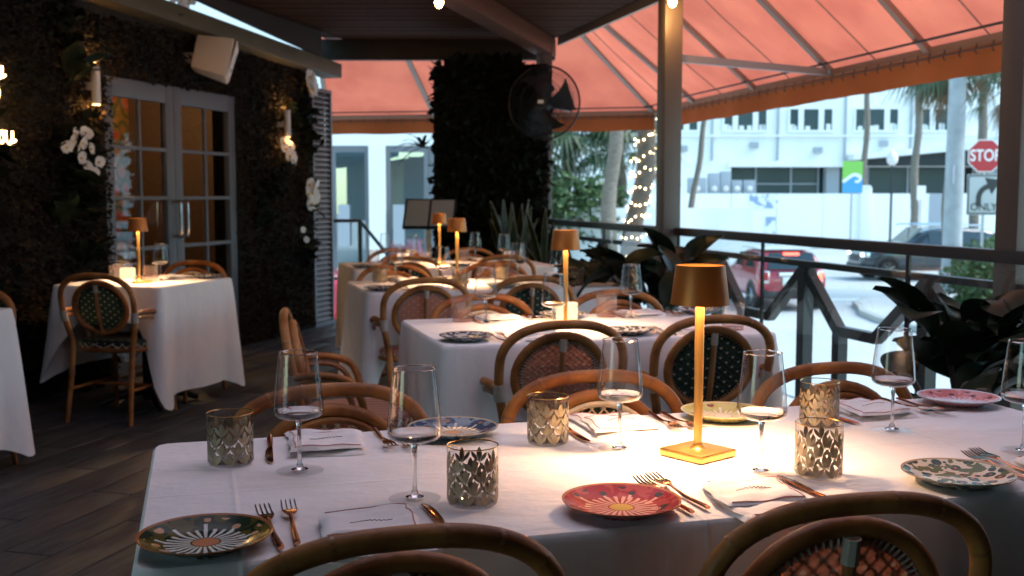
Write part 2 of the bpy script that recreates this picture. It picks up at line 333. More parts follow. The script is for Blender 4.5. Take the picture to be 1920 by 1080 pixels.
# ---------------------------------------------------------------- ceiling
CY0=1.5; CY1=4.5
ceil=struct('ceiling',MB().prism([LW(-5.2,.26)[:2],LW(1.4,.05)[:2],(1.25,11.05),(3.42,10.42),(3.3,CY1),(-2.6,CY1)],2.80,2.86).prism([LW(-9,.26)[:2],LW(-5.2,.26)[:2],(-2.6,CY1),(-1.2,CY1),(-1.2,-6),(-5,-6)],2.80,2.86),'fascia',smooth=False)
struct('ceiling_panel',MB().prism([(-1.2,-6),(3.3,-6),(3.3,CY0),(-.4,CY0),(-.4,CY1),(-1.2,CY1)],2.80,2.86),'fascia',smooth=False)
cn=thing('fill_light_canopy','pale blush canopy added out of view to spread soft light over the tables','canopy'); mb=MB(); vs=[(-.4+3.65*i/8,CY0+(CY1-CY0)*j/8,2.83-.05*math.sin(PI*i/8)*math.sin(PI*(j%4)/4)) for i in range(9) for j in range(9)]  # unseen translucent canopy, added to let soft pinkish light onto the cloths
mb.add(vs,[(i*9+j,i*9+9+j,i*9+10+j,i*9+j+1) for i in range(8) for j in range(8)]); obj('fabric',mb,'fill_canopy_blush',cn); obj('edge_bar',MB().bar((-.4,CY1,2.78),(3.25,CY1,2.78),.06,.08),'frame_grey',cn)
bd=Vector((.962,-.274,0)); bn=Vector((-.274,-.962,0)); b0=Vector((1.25,11.05,0))
def hit(p,d,q,e):   # intersection param of p+t d with line q+s e
    den=d.x*e.y-d.y*e.x; r=Vector(q)-p; return (r.x*e.y-r.y*e.x)/den
for k in range(60):
    o0=.02+k*.2; ps=[]
    for oo in (o0,o0+.192):
        p=b0+bn*oo; tl=hit(p,bd,Vector(LW(0,.16)),WU); tr=hit(p,bd,Vector((3.3,8,0)),Vector((.014,1,0)))
        ps.append((p+bd*max(tl,-9),p+bd*tr))
    q=[ps[0][0],ps[0][1],ps[1][1],ps[1][0]]
    mid=(q[0]+q[1]+q[2]+q[3])/4
    if mid.y<CY1+.9: break
    obj('ceiling_plank',MB().prism([((v.x-mid.x),(v.y-mid.y)) for v in q],-.014,.014),'ceiling_wood',ceil,loc=(mid.x,mid.y,2.78+.0015*(k%3)),bevel=.003)
fb=thing('fascia_beam','dark brown fascia beam closing the back edge of the wooden ceiling','beam'); obj('beam',MB().bar((1.05,11.0,2.68),(3.4,10.33,2.68),.09,.2),'fascia',fb,bevel=.006)
cb=thing('ceiling_beam','brown timber beam crossing under the plank ceiling to the corner post','beam'); obj('beam',MB().bar((3.28,10.2,2.68),(.45,5.4,2.68),.17,.16),'beam_wood',cb,bevel=.008)
fl=thing('edge_flashing','grey metal edge strip along the street side of the ceiling','trim'); obj('strip',MB().bar((3.43,10.3,2.765),(3.22,-3,2.765),.03,.085),'flashing',fl)
tb=thing('trim_board','dark tapering trim board between the plank ceiling and the gutter beam','trim',LW(0,0,0),PHI)
mb=MB(); P=[(-1.6,2.764),(-.25,2.655),(1.3,2.535),(1.3,2.764)]
mb.add([(s,-.2,z) for s,z in P]+[(s,-.16,z) for s,z in P],[(0,1,2,3),(7,6,5,4),(0,4,5,1),(1,5,6,2),(2,6,7,3),(3,7,4,0)]); obj('board',mb,'fascia',tb,smooth=False)
# ---------------------------------------------------------------- posts
for i,(x,y,lab) in enumerate([(3.02,6.75,'square brown painted post with a bulb beside it near the red car view'),(3.13,3.62,'square brown painted post at the end of the railing beside the stop sign'),(3.2,10.05,'square brown painted post carrying the black fan')]):
    t=thing('awning_post',lab,'post',(x,y,0),0,'terrace posts'); obj('shaft',MB().box(0,0,1.375,.125,.125,2.76),'post_paint',t,bevel=.006); obj('base_plate',MB().box(0,0,.01,.2,.2,.02),'post_paint',t,bevel=.003)
# ---------------------------------------------------------------- railing
rl=thing('terrace_railing','dark steel terrace railing with glass panels and zigzag bracing','railing',(3.08,0,0))
obj('top_rail',MB().box(0,4.4,1.025,.065,12.4,.052),'rail_metal',rl,bevel=.004)
obj('lower_rail',MB().box(.02,4.4,.905,.05,12.4,.032),'rail_metal',rl,bevel=.003)
obj('bottom_rail',MB().box(.02,4.4,.06,.05,12.4,.04),'rail_metal',rl)
tops=[5.16+1.02*k for k in range(-2,6)]
for y in tops:
    obj('brace',MB().bar((.03,y+.01,.89),(.03,y-.33,.585),.05,.055),'rail_metal',rl); obj('brace',MB().bar((.03,y-.01,.89),(.03,y+.37,.585),.05,.052),'rail_metal',rl)
    obj('brace',MB().bar((.03,y-.32,.583),(.03,y-.66,.583),.048,.05),'rail_metal',rl)
    obj('upright',MB().box(.03,y,.475,.058,.07,.81),'rail_metal',rl); obj('upright',MB().box(.03,y-.335,.32,.054,.06,.5),'rail_metal',rl)
js=[1.56,2.88,4.19,5.5,6.62,8.0,9.3]
for y in js: obj('glass_clamp',MB().box(-.04,y,.55,.012,.022,.9),'black_steel',rl)
for y0,y1 in zip(js[:-1],js[1:]): obj('glass_panel',MB().quad((-.04,y0+.014,.1),(-.04,y1-.014,.1),(-.04,y1-.014,1.0),(-.04,y0+.014,1.0)),'pane',rl,smooth=False)
# ---------------------------------------------------------------- awning
aw=thing('awning','salmon pink fabric awning on a steel frame over the street side of the terrace','awning')
def inner(y): return Vector((3.30+.012*y,y,3.22))
def outer(y): return Vector((4.25+.058*(y),y+.0,2.2)) if y<11 else Vector((5.01,11.6,2.2))
RY=[-1.2,.4,2.0,3.6,4.95,6.2,7.45,8.8,10.2]
R_in=[inner(y-.1) for y in RY]+[Vector((3.48,10.7,3.22))]; R_out=[outer(y) for y in RY]+[Vector((5.01,11.6,2.2))]
def sag(a,b,t,k=.02): p=a.lerp(b,t); p.z-=k*math.sin(PI*t); return p
def panel(i0,i1,o0,o1,name='fabric_panel'):
    mb=MB(); n=6; m_=8; vs=[]
    for i in range(n+1):
        for j in range(m_+1):
            u=i/n; v=j/m_; p=(i0.lerp(i1,u)).lerp(o0.lerp(o1,u),v); p.z+=.02-.035*math.sin(PI*u)*math.sin(PI*v); vs.append(p)
    mb.add(vs,[(i*(m_+1)+j,(i+1)*(m_+1)+j,(i+1)*(m_+1)+j+1,i*(m_+1)+j+1) for i in range(n) for j in range(m_)])
    obj(name,mb,'awning_pink',aw)
for i in range(len(R_in)-1):
    panel(R_in[i],R_in[i+1],R_out[i],R_out[i+1])
    obj('rib',MB().bar(R_in[i],R_out[i],.05,.05),'awning_frame' if i%2 else 'frame_grey',aw)
    # thin seam rod between the ribs
    a=(R_in[i]+R_in[i+1])/2; b=(R_out[i]+R_out[i+1])/2; a.z-=.02;b.z+=.005; obj('seam',MB().tube([a,sag(a,b,.5,.02),b],.005,6),'awning_frame',aw)
B_in=[Vector((3.48,10.7,3.22)),Vector((2.7,11.1,3.22)),Vector((1.9,11.5,3.22)),Vector((1.2,11.8,3.22))]
B_out=[Vector((5.01,11.6,2.2)),Vector((3.95,12.25,2.2)),Vector((2.75,12.9,2.2)),Vector((1.55,13.5,2.2))]
for i in range(3):
    panel(B_in[i],B_in[i+1],B_out[i],B_out[i+1]); obj('rib',MB().bar(B_in[i],B_out[i],.05,.05),'frame_grey',aw)
obj('rib',MB().bar(B_in[3],B_out[3],.05,.05),'frame_grey',aw)
path=R_out+B_out[1:]
for a,b in zip(path[:-1],path[1:]):
    d=(b-a).normalized(); obj('frame_tube',MB().bar(a,b+d*.02,.045,.045),'awning_frame',aw)
    n_=Vector((-d.y,d.x,0)); i_=n_*.12; obj('inner_rod',MB().tube([a+i_+Vector((0,0,.05)),b+i_+Vector((0,0,.05))],.009,6),'rail_metal',aw)
    mb=MB(); L=(b-a).length; k=max(4,int(L/.12)); vs=[]
    for j in range(k+1):
        p=a.lerp(b,j/k)-n_*.03; q=.006*math.sin(j*1.9)
        vs+=[p+Vector((0,0,.03)),p+n_*q+Vector((0,0,-.09)),p+n_*q*2+Vector((0,0,-.2+.004*math.sin(j*.9)))]
    mb.add(vs,[(3*j+r,3*j+3+r,3*j+4+r,3*j+1+r) for j in range(k) for r in range(2)]); obj('valence',mb,'awning_valence',aw)
    lace=MB(); x=.08
    while x<L: 
        p=a+d*x+n_*.03; lace.tube([p+Vector((0,0,-.02)),p+Vector((0,0,-.06))+d*.02,p+Vector((0,0,-.085))],.004,5); x+=.16
    lace.tube([a+n_*.03+Vector((0,0,-.05)),b+n_*.03+Vector((0,0,-.05))],.006,6); obj('lacing',lace,'rail_metal',aw)
obj('stay_arm',MB().bar((3.06,6.75,2.17),(4.62,7.45,2.2),.04,.05),'frame_grey',aw)
obj('stay_arm',MB().bar((3.1,3.62,2.17),(4.45,3.6,2.2),.04,.05),'frame_grey',aw)

# ---------------------------------------------------------------- unseen walls added behind and beside the camera to block light
mat('plaster_brown',(.1,.08,.07),.8,col2=(.12,.095,.08),scale=2)
t=thing('light_block_wall','brown wall added out of view to block light from behind the dining tables','wall'); obj('wall',MB().box(-3,-3.1,1.4,13,.2,2.8),'plaster_brown',t,smooth=False)  # added behind the camera so the near chair backs stay dark
t=thing('side_wall','brown wall added out of view to block daylight from the street side','wall'); obj('wall',MB().box(3.26,-.45,1.4,.14,5.3,2.8),'plaster_brown',t,smooth=False)  # added out of view, its length set to darken the foreground

us=thing('upper_storey','blue grey upper storey added behind the moss wall to hold back sky light','building',LW(0,0,0),PHI); obj('wall',wbox(MB(),-14,2.6,2.52,8.5,2.3,5),'wall_bluegrey',us,smooth=False)  # building mass added to cut sky light from the left
# ---------------------------------------------------------------- street (1.5 m below the deck)
GZ=-1.5
struct('ground',MB().quad((-150,-100,GZ-.02),(250,-100,GZ-.02),(250,300,GZ-.02),(-150,300,GZ-.02)),'concrete',smooth=False)
struct('road',MB().prism([(7.5,-30),(60,-30),(60,47.0),(24.5,52.2),(12.5,52.2),(8.0,36)],GZ-.015,GZ),'road',smooth=False)
struct('pavement',MB().prism([(-20,11.6),(1.6,14.2),(5.8,11.9),(5.2,-20),(7.3,-20),(7.3,36),(-20,36)],GZ-.02,GZ+.12),'concrete',smooth=False,bevel=0)
# far pavement in front of the hoarding, with kerb
hd=Vector((12.37,-3.55,0)).normalized()
def H(t,off=0,z=0): p=Vector((24.89,53.43,0))+hd*t+Vector((-hd.y,hd.x,0))*off; return Vector((p.x,p.y,z))
struct('far_pavement',MB().prism([H(-30,-2.2)[:2],H(40,-2.2)[:2],H(40,30)[:2],H(-30,30)[:2]],GZ,GZ+.13),'concrete',smooth=False)
# traffic island with a rounded kerb
isl=[(15.15,22.8),(15.6,23.7),(16.5,24.5),(17.8,25.1),(26,25.6),(26,10),(14.2,10),(13.85,19.0),(14.1,20.5),(14.55,21.8)]
struct('kerb',MB().prism(isl,GZ,GZ+.14),'kerb',bevel=.03)
cx=sum(p[0] for p in isl)/10; cy=sum(p[1] for p in isl)/10
struct('island_paving',MB().prism([(cx+(x-cx)*.96,cy+(y-cy)*.965) for x,y in isl],GZ+.1,GZ+.146),'concrete',smooth=False)
for i in range(5): struct('road_marking',MB().box(12.5+i*2.6,29.3-i*.4,GZ+.005,1.6,.14,.004,rz=-.15),'road_paint',smooth=False)
struct('road_marking',MB().box(15.2,25.6,GZ+.005,6.0,.35,.004,rz=-.25),'road_paint',smooth=False)
# hoarding: white panels
hw=thing('hoarding','long white painted hoarding wall across the street','wall')
for i in range(-6,14):
    a=H(i*2.44,0,GZ+.12); b=H(i*2.44+2.41,0,GZ+.12)
    obj('panel',MB().bar((a.x,a.y,(GZ+.12+1.33)/2),(b.x,b.y,(GZ+.12+1.33)/2),.06,1.33-GZ-.12),'hoarding',hw)
for t in (9.55,): 
    p=H(t,-.08,0); obj('pier',MB().box(p.x,p.y,.05,.6,.2,3.2,rz=-.28),'white_wall',hw,bevel=.02); obj('pier_cap',MB().box(p.x,p.y,1.7,.45,.3,.12,rz=-.28),'white_wall',hw)
def poster(t,z0,z1,wd,lab):
    a=H(t,-.05,0);b=H(t+wd,-.05,0); o=obj('poster',MB().bar((a.x,a.y,(z0+z1)/2),(b.x,b.y,(z0+z1)/2),.012,z1-z0),'poster_blue',smooth=False); tag(o,lab,'poster')
g_a=H(12.95,-.06,0);g_b=H(13.95,-.06,0); o=obj('gate_panel',MB().bar((g_a.x,g_a.y,-.03),(g_b.x,g_b.y,-.03),.02,2.7),'grey_box',hw,smooth=False)
poster(3.4,.55,1.28,1.5,'blue and white sky print on the top of the white hoarding'); poster(4.25,-1.2,.1,.55,'small dark blue print low on the white hoarding'); poster(9.45,-.7,1.0,.35,'narrow blue palm print beside the hoarding pier')
# grey utility cabinets with meters
for i,(t,wd,h,z) in enumerate([(.3,1.0,.85,1.33),(1.4,.62,1.1,1.33),(2.05,.55,1.2,1.33),(2.65,.55,.72,1.33),(3.3,.62,.72,1.33)]):
    p=H(t+wd/2,1.2,z-.3); u=thing('utility_cabinet',['widest low grey meter cabinet behind the white hoarding','tall grey meter cabinet next to the widest low cabinet','tallest grey meter cabinet in the row behind the hoarding','short grey meter cabinet next to the tallest cabinet','short grey meter cabinet at the row end towards the dark glazing'][i],'cabinet',p,-.28,'meter cabinets above the hoarding')
    obj('case',MB().box(0,0,(h+.3)/2,wd,.4,h+.3),'grey_box',u,bevel=.02); obj('meter',MB().lathe([(.001,0),(.14,0),(.16,.05),(.12,.1),(.001,.12)],14).xf(Matrix.Translation((0,-.2,.55))@Matrix.Rotation(PI/2,4,'X')),'white_plastic',u)
# white building
bd_=thing('white_building','large white flat-fronted building with strip windows above the hoarding','building')
def Bq(t,off,z): p=H(t,9+off,0); return (p.x,p.y,z)
def bbox(name,t0,t1,o0,o1,z0,z1,m,parent=bd_):
    mb=MB(); P=[Bq(t0,o0,0),Bq(t1,o0,0),Bq(t1,o1,0),Bq(t0,o1,0)]; mb.prism([p[:2] for p in P],z0,z1); return obj(name,mb,m,parent,smooth=False)
bbox('upper_storey',-34,46,0,14,3.05,14,'white_wall'); bbox('lower_wall',-34,4.2,.02,6,GZ,3.05,'white_wall'); bbox('recess_back',4.2,46,5,6,GZ,3.05,'dark_recess'); bbox('soffit_band',4.0,46,-.12,.3,2.95,3.3,'white_wall')
bbox('column',10.2,11.0,.6,1.3,GZ,3.05,'grey_box'); bbox('column',20.2,21.4,.6,1.3,GZ,3.05,'grey_box')
for t in (6.0,8.2,9.9,13,15.5,18): bbox('mullion',t,t+.1,1.5,1.6,GZ,3.05,'grey_box')
bbox('transom',4.3,10,1.48,1.56,1.9,1.98,'grey_box'); bbox('glazing',4.3,19,1.62,1.66,GZ,3.05,'bwindow')
def bwin(t0,t1,z0,z1):
    fr=MB(); 
    for (a,b,c_,d) in ((t0,t1,z0,z0+.14),(t0,t1,z1-.1,z1),(t0,t0+.12,z0+.14,z1-.1),(t1-.12,t1,z0+.14,z1-.1),(t0+.62,t0+.95,z0+.14,z1-.1),(t1-.95,t1-.62,z0+.14,z1-.1)):
        fr.prism([Bq(a,-.1,0)[:2],Bq(b,-.1,0)[:2],Bq(b,.0-.003,0)[:2],Bq(a,-.003,0)[:2]],c_,d)
    f=obj('window',fr,'bframe',bd_,smooth=False)
    for a,b in ((t0+.12,t0+.62),(t0+.95,t1-.95),(t1-.62,t1-.12)):
        mb=MB(); mb.prism([Bq(a,-.04,0)[:2],Bq(b,-.04,0)[:2],Bq(b,-.004,0)[:2],Bq(a,-.004,0)[:2]],z0+.14,z1-.1); obj('pane',mb,'bwindow',f,smooth=False)
        for q in range(2):
            if R.random()<.75:
                x=R.uniform(a,b-.3); mb=MB(); mb.prism([Bq(x,-.046,0)[:2],Bq(x+.28,-.046,0)[:2],Bq(x+.28,-.042,0)[:2],Bq(x,-.042,0)[:2]],z0+.14,z0+R.uniform(.35,.55)); obj('blind',mb,'bframe',f,smooth=False)
for t0,t1 in ((-.6,2.2),(3.6,6.4),(7.6,10.4),(11.6,14.4),(15.6,18.4),(-4.6,-1.8)): bwin(t0,t1,5.05,6.55)
bbox('ledge',-34,46,-.14,-.003,4.78,4.9,'bframe')
for t in (3.0,7.0,11.1,15.1): bbox('downpipe',t-.05,t+.05,-.13,-.003,3.35,4.78,'grey_box'); bbox('downpipe',t-.05,t+.05,-.13,-.003,4.9,13,'grey_box')
for t,z in ((1.0,3.9),(5.3,4.1),(9.2,3.8),(13.2,4.2)): bbox('wall_vent',t,t+.5,-.2,-.003,z,z+.35,'grey_box')
# sloping ramp canopy at the right of the building
rp=thing('ramp_canopy','white sloping parking ramp slab in front of the building','ramp')
mb=MB(); a=Bq(11.3,-1.2,0);b=Bq(30,-1.2,0);c_=Bq(30,0.05,0);d=Bq(11.3,.05,0)
za,zb=3.35,5.0; mb.add([(a[0],a[1],za),(b[0],b[1],zb),(c_[0],c_[1],zb),(d[0],d[1],za),(a[0],a[1],za+.35),(b[0],b[1],zb+.5),(c_[0],c_[1],zb+.5),(d[0],d[1],za+.35)],[(3,2,1,0),(4,5,6,7),(0,1,5,4),(1,2,6,5),(2,3,7,6),(3,0,4,7)]); obj('slab',mb,'white_wall',rp,smooth=False)
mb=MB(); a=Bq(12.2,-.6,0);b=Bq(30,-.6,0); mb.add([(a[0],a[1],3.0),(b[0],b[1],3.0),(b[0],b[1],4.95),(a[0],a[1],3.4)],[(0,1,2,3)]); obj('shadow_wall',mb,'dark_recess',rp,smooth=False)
# white shop across the side street, seen between the shutter and the green wall
sh=thing('shop_front','white shopfront with tall glass doors and big pull handles','building')
sd=Vector((1,-.29,0)).normalized()
def SP(t,off,z=0): p=Vector((2.2,24.5,0))+sd*t+Vector((-sd.y,sd.x,0))*off; return (p.x,p.y,z)
def sbox(name,t0,t1,o0,o1,z0,z1,m,parent=sh): return obj(name,MB().prism([SP(t0,o0)[:2],SP(t1,o0)[:2],SP(t1,o1)[:2],SP(t0,o1)[:2]],z0,z1),m,parent,smooth=False)
sbox('wall',-6,4.6,0,3,2.34,9.5,'white_wall'); sbox('column',1.5,1.86,-.1,.3,GZ,2.34,'white_wall'); sbox('column',-1.2,-.2,0,.3,GZ,2.34,'white_wall'); sbox('back_wall',-6,4.6,2.6,3,GZ,2.34,'grey_box'); sbox('column',4.0,4.4,-.05,.3,GZ,2.34,'white_wall')  # wall above the doors raised out of view to cut sky light
for t0,t1 in ((-.2,.62),(.66,1.5),(1.86,2.8),(2.84,3.98)):
    dr=sbox('door',t0,t0+.1,.02,.1,GZ,2.34,'door_paint')
    for args in ((t1-.1,t1,.02,.1,GZ,2.34),(t0+.1,t1-.1,.02,.1,2.2,2.34),(t0+.1,t1-.1,.02,.1,GZ,-1.1)): sbox('stile',*args,'door_paint',dr)
    sbox('pane',t0+.1,t1-.1,.05,.06,-1.1,2.2,'shop_pane',dr)
    x=t0+.17 if t0 in(.66,1.86) else t1-.4
    sbox('handle',x,x+.24,-.12,-.06,.15,1.05,'grey_box',dr); sbox('handle_bracket',x+.08,x+.16,-.06,.02,.45,.75,'grey_box',dr)
eb=thing('corner_block','white corner block with rows of windows facing the terrace side street','building',(62,8,GZ),0); obj('wall',MB().box(0,0,6,8,70,12),'white_wall',eb,smooth=False)
for fz in (2.2,6.0,9.4):
    for k in range(11): w0=obj('window',MB().box(-4.03,-30+k*6,fz,.1,2.6,1.7),'bframe',eb,smooth=False); obj('pane',MB().box(-4.09,-30+k*6,fz,.06,2.4,1.5),'bwindow',w0,smooth=False)
# street lamp, banner, poles and signs
def spole(name,lab,cat,x,y,h,r,m,r2=None,grp=None):
    t=thing(name,lab,cat,(x,y,GZ),0,grp); obj('pole',MB().tube([(0,0,0),(0,0,h)],[r,r2 or r],12),m,t); return t
t=spole('street_lamp','black street lamp post with white acorn globe before the ramp','street lamp',30.59,43.58,4.1,.055,'black_steel')
obj('globe',MB().lathe([(.001,0),(.1,0),(.22,.12),(.26,.3),(.2,.5),(.08,.62),(.03,.74),(.001,.76)],16,(0,0,4.1)),'white_plastic',t); obj('base',MB().lathe([(.16,0),(.16,.3),(.08,.7),(.05,.75)],12),'black_steel',t)
t=spole('banner_sign','green and blue banner sign with a white wave emblem','sign',29.95,45.78,4.4,.05,'pole_grey')
bn_=obj('banner',MB().box(0,-.08,3.6,.95,.03,1.5,rz=0),'banner_green',t,rot=(0,0,-.28))
wave=MB(); xs=[-.475+.95*i/12 for i in range(13)]
prof=lambda x:3.38+.35*math.sin(max(0,min(1,(x+.475)/.8))*PI*.62)**1.3*(1 if x<.12 else max(.2,1-(x-.12)*1.6))
wave.add([(x,-.104,2.86) for x in xs]+[(x,-.104,prof(x)) for x in xs],[(i,i+1,14+i,13+i) for i in range(12)]); obj('blue_wave',wave,'banner_blue',bn_,smooth=False)
cr_=[(x,-.115,prof(x)) for x in xs[:11]]; curl=[(.2+.17*math.cos(a),-.115,3.55+.17*math.sin(a)) for a in [PI*.6-k*.5 for k in range(9)]]
obj('wave_crest',MB().ribbon(cr_,.15,-.115),'sign_white',bn_); obj('wave_curl',MB().ribbon(curl,.12,-.118),'sign_white',bn_)
t=spole('utility_pole','thick pale concrete utility pole beside the stop sign','pole',19.26,24.71,9,.26,'pole_grey',.2); obj('tag_plate',MB().box(-.2,-.2,3.3,.14,.05,.5,rz=.6),'grey_box',t)
t=spole('parking_sign','small white parking sign on a thin post before the hoarding','sign',30.54,41.37,3.1,.03,'pole_grey'); obj('plate',MB().box(0,-.05,2.85,.38,.02,.62),'sign_white',t,rot=(0,0,-.3))
def stop_sign(name,x,y,rz,s,lab,front=True):
    t=thing(name,lab,'sign',(x,y,GZ),rz); obj('post',MB().box(0,.03,1.95*s,.06,.04,3.9*s+.2),'sign_back',t)
    oc=[(.38*math.cos(PI/8+k*PI/4)/math.cos(PI/8),.38*math.sin(PI/8+k*PI/4)/math.cos(PI/8)) for k in range(8)]
    def disk(f,y0,y1): mb=MB().prism([(a*f,b*f) for a,b in oc],y0,y1); mb.xf(Matrix.Translation((0,0,3.67))@Matrix.Rotation(PI/2,4,'X')); return mb
    obj('border',disk(1,-.0,.01),'sign_white',t,smooth=False); f=obj('face',disk(.94,.012,.016),'sign_red',t,smooth=False)
    o=obj('lettering',text_mesh('STOP',.3,.002),'sign_white',f,loc=(0,-.0195,3.67),rot=(PI/2,0,0)); o.scale=(.95,1.25,1); return t
st=stop_sign('stop_sign',17.69,21.64,-.45,1,'red octagonal stop sign above a white turn arrow sign')
# right-turn-only plate on the same post
pl=obj('turn_plate',MB().box(0,-.01,2.77,.76,.012,.95),'plate_white',st,bevel=.004); bo=MB()
for a in ((0,3.21,.72,.03),(0,2.33,.72,.03)): bo.box(a[0],-.0205,a[1],a[2],.004,a[3])
for x in (-.35,.35): bo.box(x,-.0205,2.77,.03,.004,.85)
obj('border_line',bo,'sign_black',pl,smooth=False); ar=[(-.12+.3*(1-math.cos(a)),-.021,2.68+.3*math.sin(a)) for a in [k*PI/2/8*.8 for k in range(9)]]
am=MB().ribbon([(-.12,0,2.5),(-.12,0,2.6)]+ar,.12,-.022); e=ar[-1]; am.add([(e[0]-.08,-.026,e[2]+.2),(e[0]+.27,-.026,e[2]+.15),(e[0]+.08,-.026,e[2]-.19)],[(0,1,2)]); obj('turn_arrow',am,'sign_black',pl,smooth=False)
o=obj('lettering',text_mesh('ONLY',.22,.002),'sign_black',pl,loc=(0,-.021,2.475),rot=(PI/2,0,0)); o.scale=(1,1.1,1)
t=stop_sign('road_sign',19.0,44.5,-.9,1,'far red octagonal road sign behind the lit palm trunk')
# ---------------------------------------------------------------- cars
def car(name,lab,loc,rz,Lc,W,Hc,paint,st,glassI,roofm=None,wheels=(.17,.83),wr=.33,grp=None,extra=None):
    t=thing(name,lab,'car',loc,rz,grp); vs=[];n=len(st)
    # station: (x frac, z bottom, z belt, z top, half width belt, half width top)
    for fx,zb,zt,zr,wb,wt in st:
        x=(fx-.5)*Lc
        ring=[(wb*.9,zb),(wb,zb+.12),(wb*1.0,zt-.12),(wb*.97,zt),(wt,zr-.05),(wt*.82,zr),(-wt*.82,zr),(-wt,zr-.05),(-wb*.97,zt),(-wb,zt-.12),(-wb,zb+.12),(-wb*.9,zb)]
        vs+=[(x,y,z) for y,z in ring]
    k=12; fs=[(i*k+j,i*k+(j+1)%k,(i+1)*k+(j+1)%k,(i+1)*k+j) for i in range(n-1) for j in range(k)]+[tuple(range(k))[::-1],tuple((n-1)*k+j for j in range(k))]
    body=obj('body',MB().add(vs,fs),paint,t); md=body.modifiers.new('s','SUBSURF'); md.levels=2; md.render_levels=2
    P=lambda i,j:Vector(vs[i*k+j])
    def gl(name,a,b,c_,d,off,m='car_glass'): 
        mb=MB(); q=[a.lerp(c_,.1),b.lerp(d,.1),d.lerp(b,.1),c_.lerp(a,.1)]; mid=(q[0]+q[1]+q[2]+q[3])/4
        q=[mid+(p-mid)*.93+off for p in q]; mb.add(q+[p-off*1.6 for p in q],[(0,1,2,3),(7,6,5,4),(0,4,5,1),(1,5,6,2),(2,6,7,3),(3,7,4,0)]); return obj(name,mb,m,t)
    i0,i1=glassI
    for i in range(i0,i1): 
        gl('side_window',P(i,3),P(i+1,3),P(i+1,4),P(i,4),Vector((0,.015,.01))); gl('side_window',P(i,8),P(i+1,8),P(i+1,7),P(i,7),Vector((0,-.015,.01)))
    gl('windscreen',P(i1,3),P(i1,8),P(i1+1,8),P(i1+1,3),Vector((.02,0,.03))) if 0 else None
    # wheels
    for fx in wheels:
        for sy in (-1,1):
            x=(fx-.5)*Lc; y=sy*(W/2-.1); wm=MB().lathe([(wr*.62,-.1),(wr*.95,-.1),(wr,-.06),(wr,.06),(wr*.95,.1),(wr*.62,.1)],24).xf(Matrix.Translation((x,y,wr))@Matrix.Rotation(PI/2,4,'X')); wh=obj('wheel',wm,'tyre',t)
            rm_=MB().lathe([(.001,0),(.06,.0),(.07,-.01)],12)
            for q in range(7): a=q*2*PI/7; rm_.bar((0,0,0),(math.cos(a)*wr*.62,math.sin(a)*wr*.62,0),.05,.03)
            rm_.lathe([(wr*.6,-.05),(wr*.64,.02),(wr*.6,.02)],24); rm_.xf(Matrix.Translation((x,y+sy*.085,wr))@Matrix.Rotation(PI/2,4,'X')); obj('rim',rm_,'rim',wh)
            obj('wheel_arch',MB().lathe([(.001,-.05),(wr*1.14,-.05),(wr*1.14,.03),(.001,.03)],24).xf(Matrix.Translation((x,sy*(W/2-.05),wr+.02))@Matrix.Rotation(PI/2,4,'X')),'trim',t)
    return t
mini_st=[(0,.32,.72,.8,.72,.66),(.015,.28,.84,.95,.82,.74),(.05,.26,.93,1.3,.84,.66),(.1,.26,.95,1.42,.84,.66),(.35,.24,.95,1.46,.85,.67),(.58,.24,.95,1.42,.85,.66),(.7,.24,.94,1.02,.84,.68),(.9,.26,.82,.9,.8,.62),(.98,.3,.68,.74,.72,.55),(1,.34,.6,.66,.6,.45)]
mini=car('hatchback_car','small red hatchback car with white roof and lit brake light',(13.95,24.9,GZ),math.radians(78),3.8,1.7,1.46,'car_red',mini_st,(3,5))
obj('roof',MB().box(-.55,0,1.462,1.75,1.22,.05),'car_white',mini,bevel=.02)
x0=-1.9
obj('rear_window',MB().add([(x0+.075,-.6,1.0),(x0+.075,.6,1.0),(x0+.3,.52,1.38),(x0+.3,-.52,1.38),(x0+.02,-.6,1.0),(x0+.02,.6,1.0),(x0+.22,.52,1.39),(x0+.22,-.52,1.39)],[(4,5,6,7),(3,2,1,0),(0,1,5,4),(1,2,6,5),(2,3,7,6),(3,0,4,7)]),'car_glass',mini)
obj('brake_light',MB().box(x0+.2,0,1.36,.05,.38,.06),'tail_light',mini,bevel=.01)
for sy in(-1,1):
    tl=obj('tail_lamp',MB().box(x0+.02,sy*.66,.82,.07,.17,.3),'chrome',mini,bevel=.03); obj('lens',MB().box(x0-.01,sy*.66,.84,.05,.11,.2),'tail_light' if sy<0 else 'sign_red',tl,bevel=.02)
    obj('mirror',MB().box(.55,sy*.98,1.0,.12,.2,.14),'car_white',mini,bevel=.03)
obj('number_plate',MB().box(x0-.02,0,.72,.03,.52,.2),'sign_white',mini,bevel=.005); obj('tailgate_trim',MB().box(x0-.005,0,.88,.05,.7,.1),'chrome',mini,bevel=.01); obj('bumper',MB().box(x0-.02,0,.42,.14,1.5,.2),'trim',mini,bevel=.05); obj('bumper_strip',MB().box(x0-.09,0,.52,.03,1.3,.05),'car_red',mini,bevel=.01)
suv_st=[(0,.5,.85,.95,.8,.72),(.02,.42,.98,1.1,.9,.78),(.07,.38,1.08,1.55,.94,.72),(.13,.36,1.1,1.68,.95,.72),(.4,.34,1.08,1.74,.96,.74),(.58,.34,1.06,1.7,.96,.73),(.7,.34,1.05,1.2,.95,.75),(.78,.36,1.02,1.1,.94,.76),(.94,.4,.92,1.0,.9,.72),(.99,.46,.8,.88,.82,.66),(1,.5,.72,.8,.7,.55)]
suv=car('suv_car','dark blue grey suv turning at the crossing with lights on',(23.0,30.75,GZ),math.radians(164),4.8,1.92,1.74,'car_dark',suv_st,(2,5),wr=.38)
xf=2.4
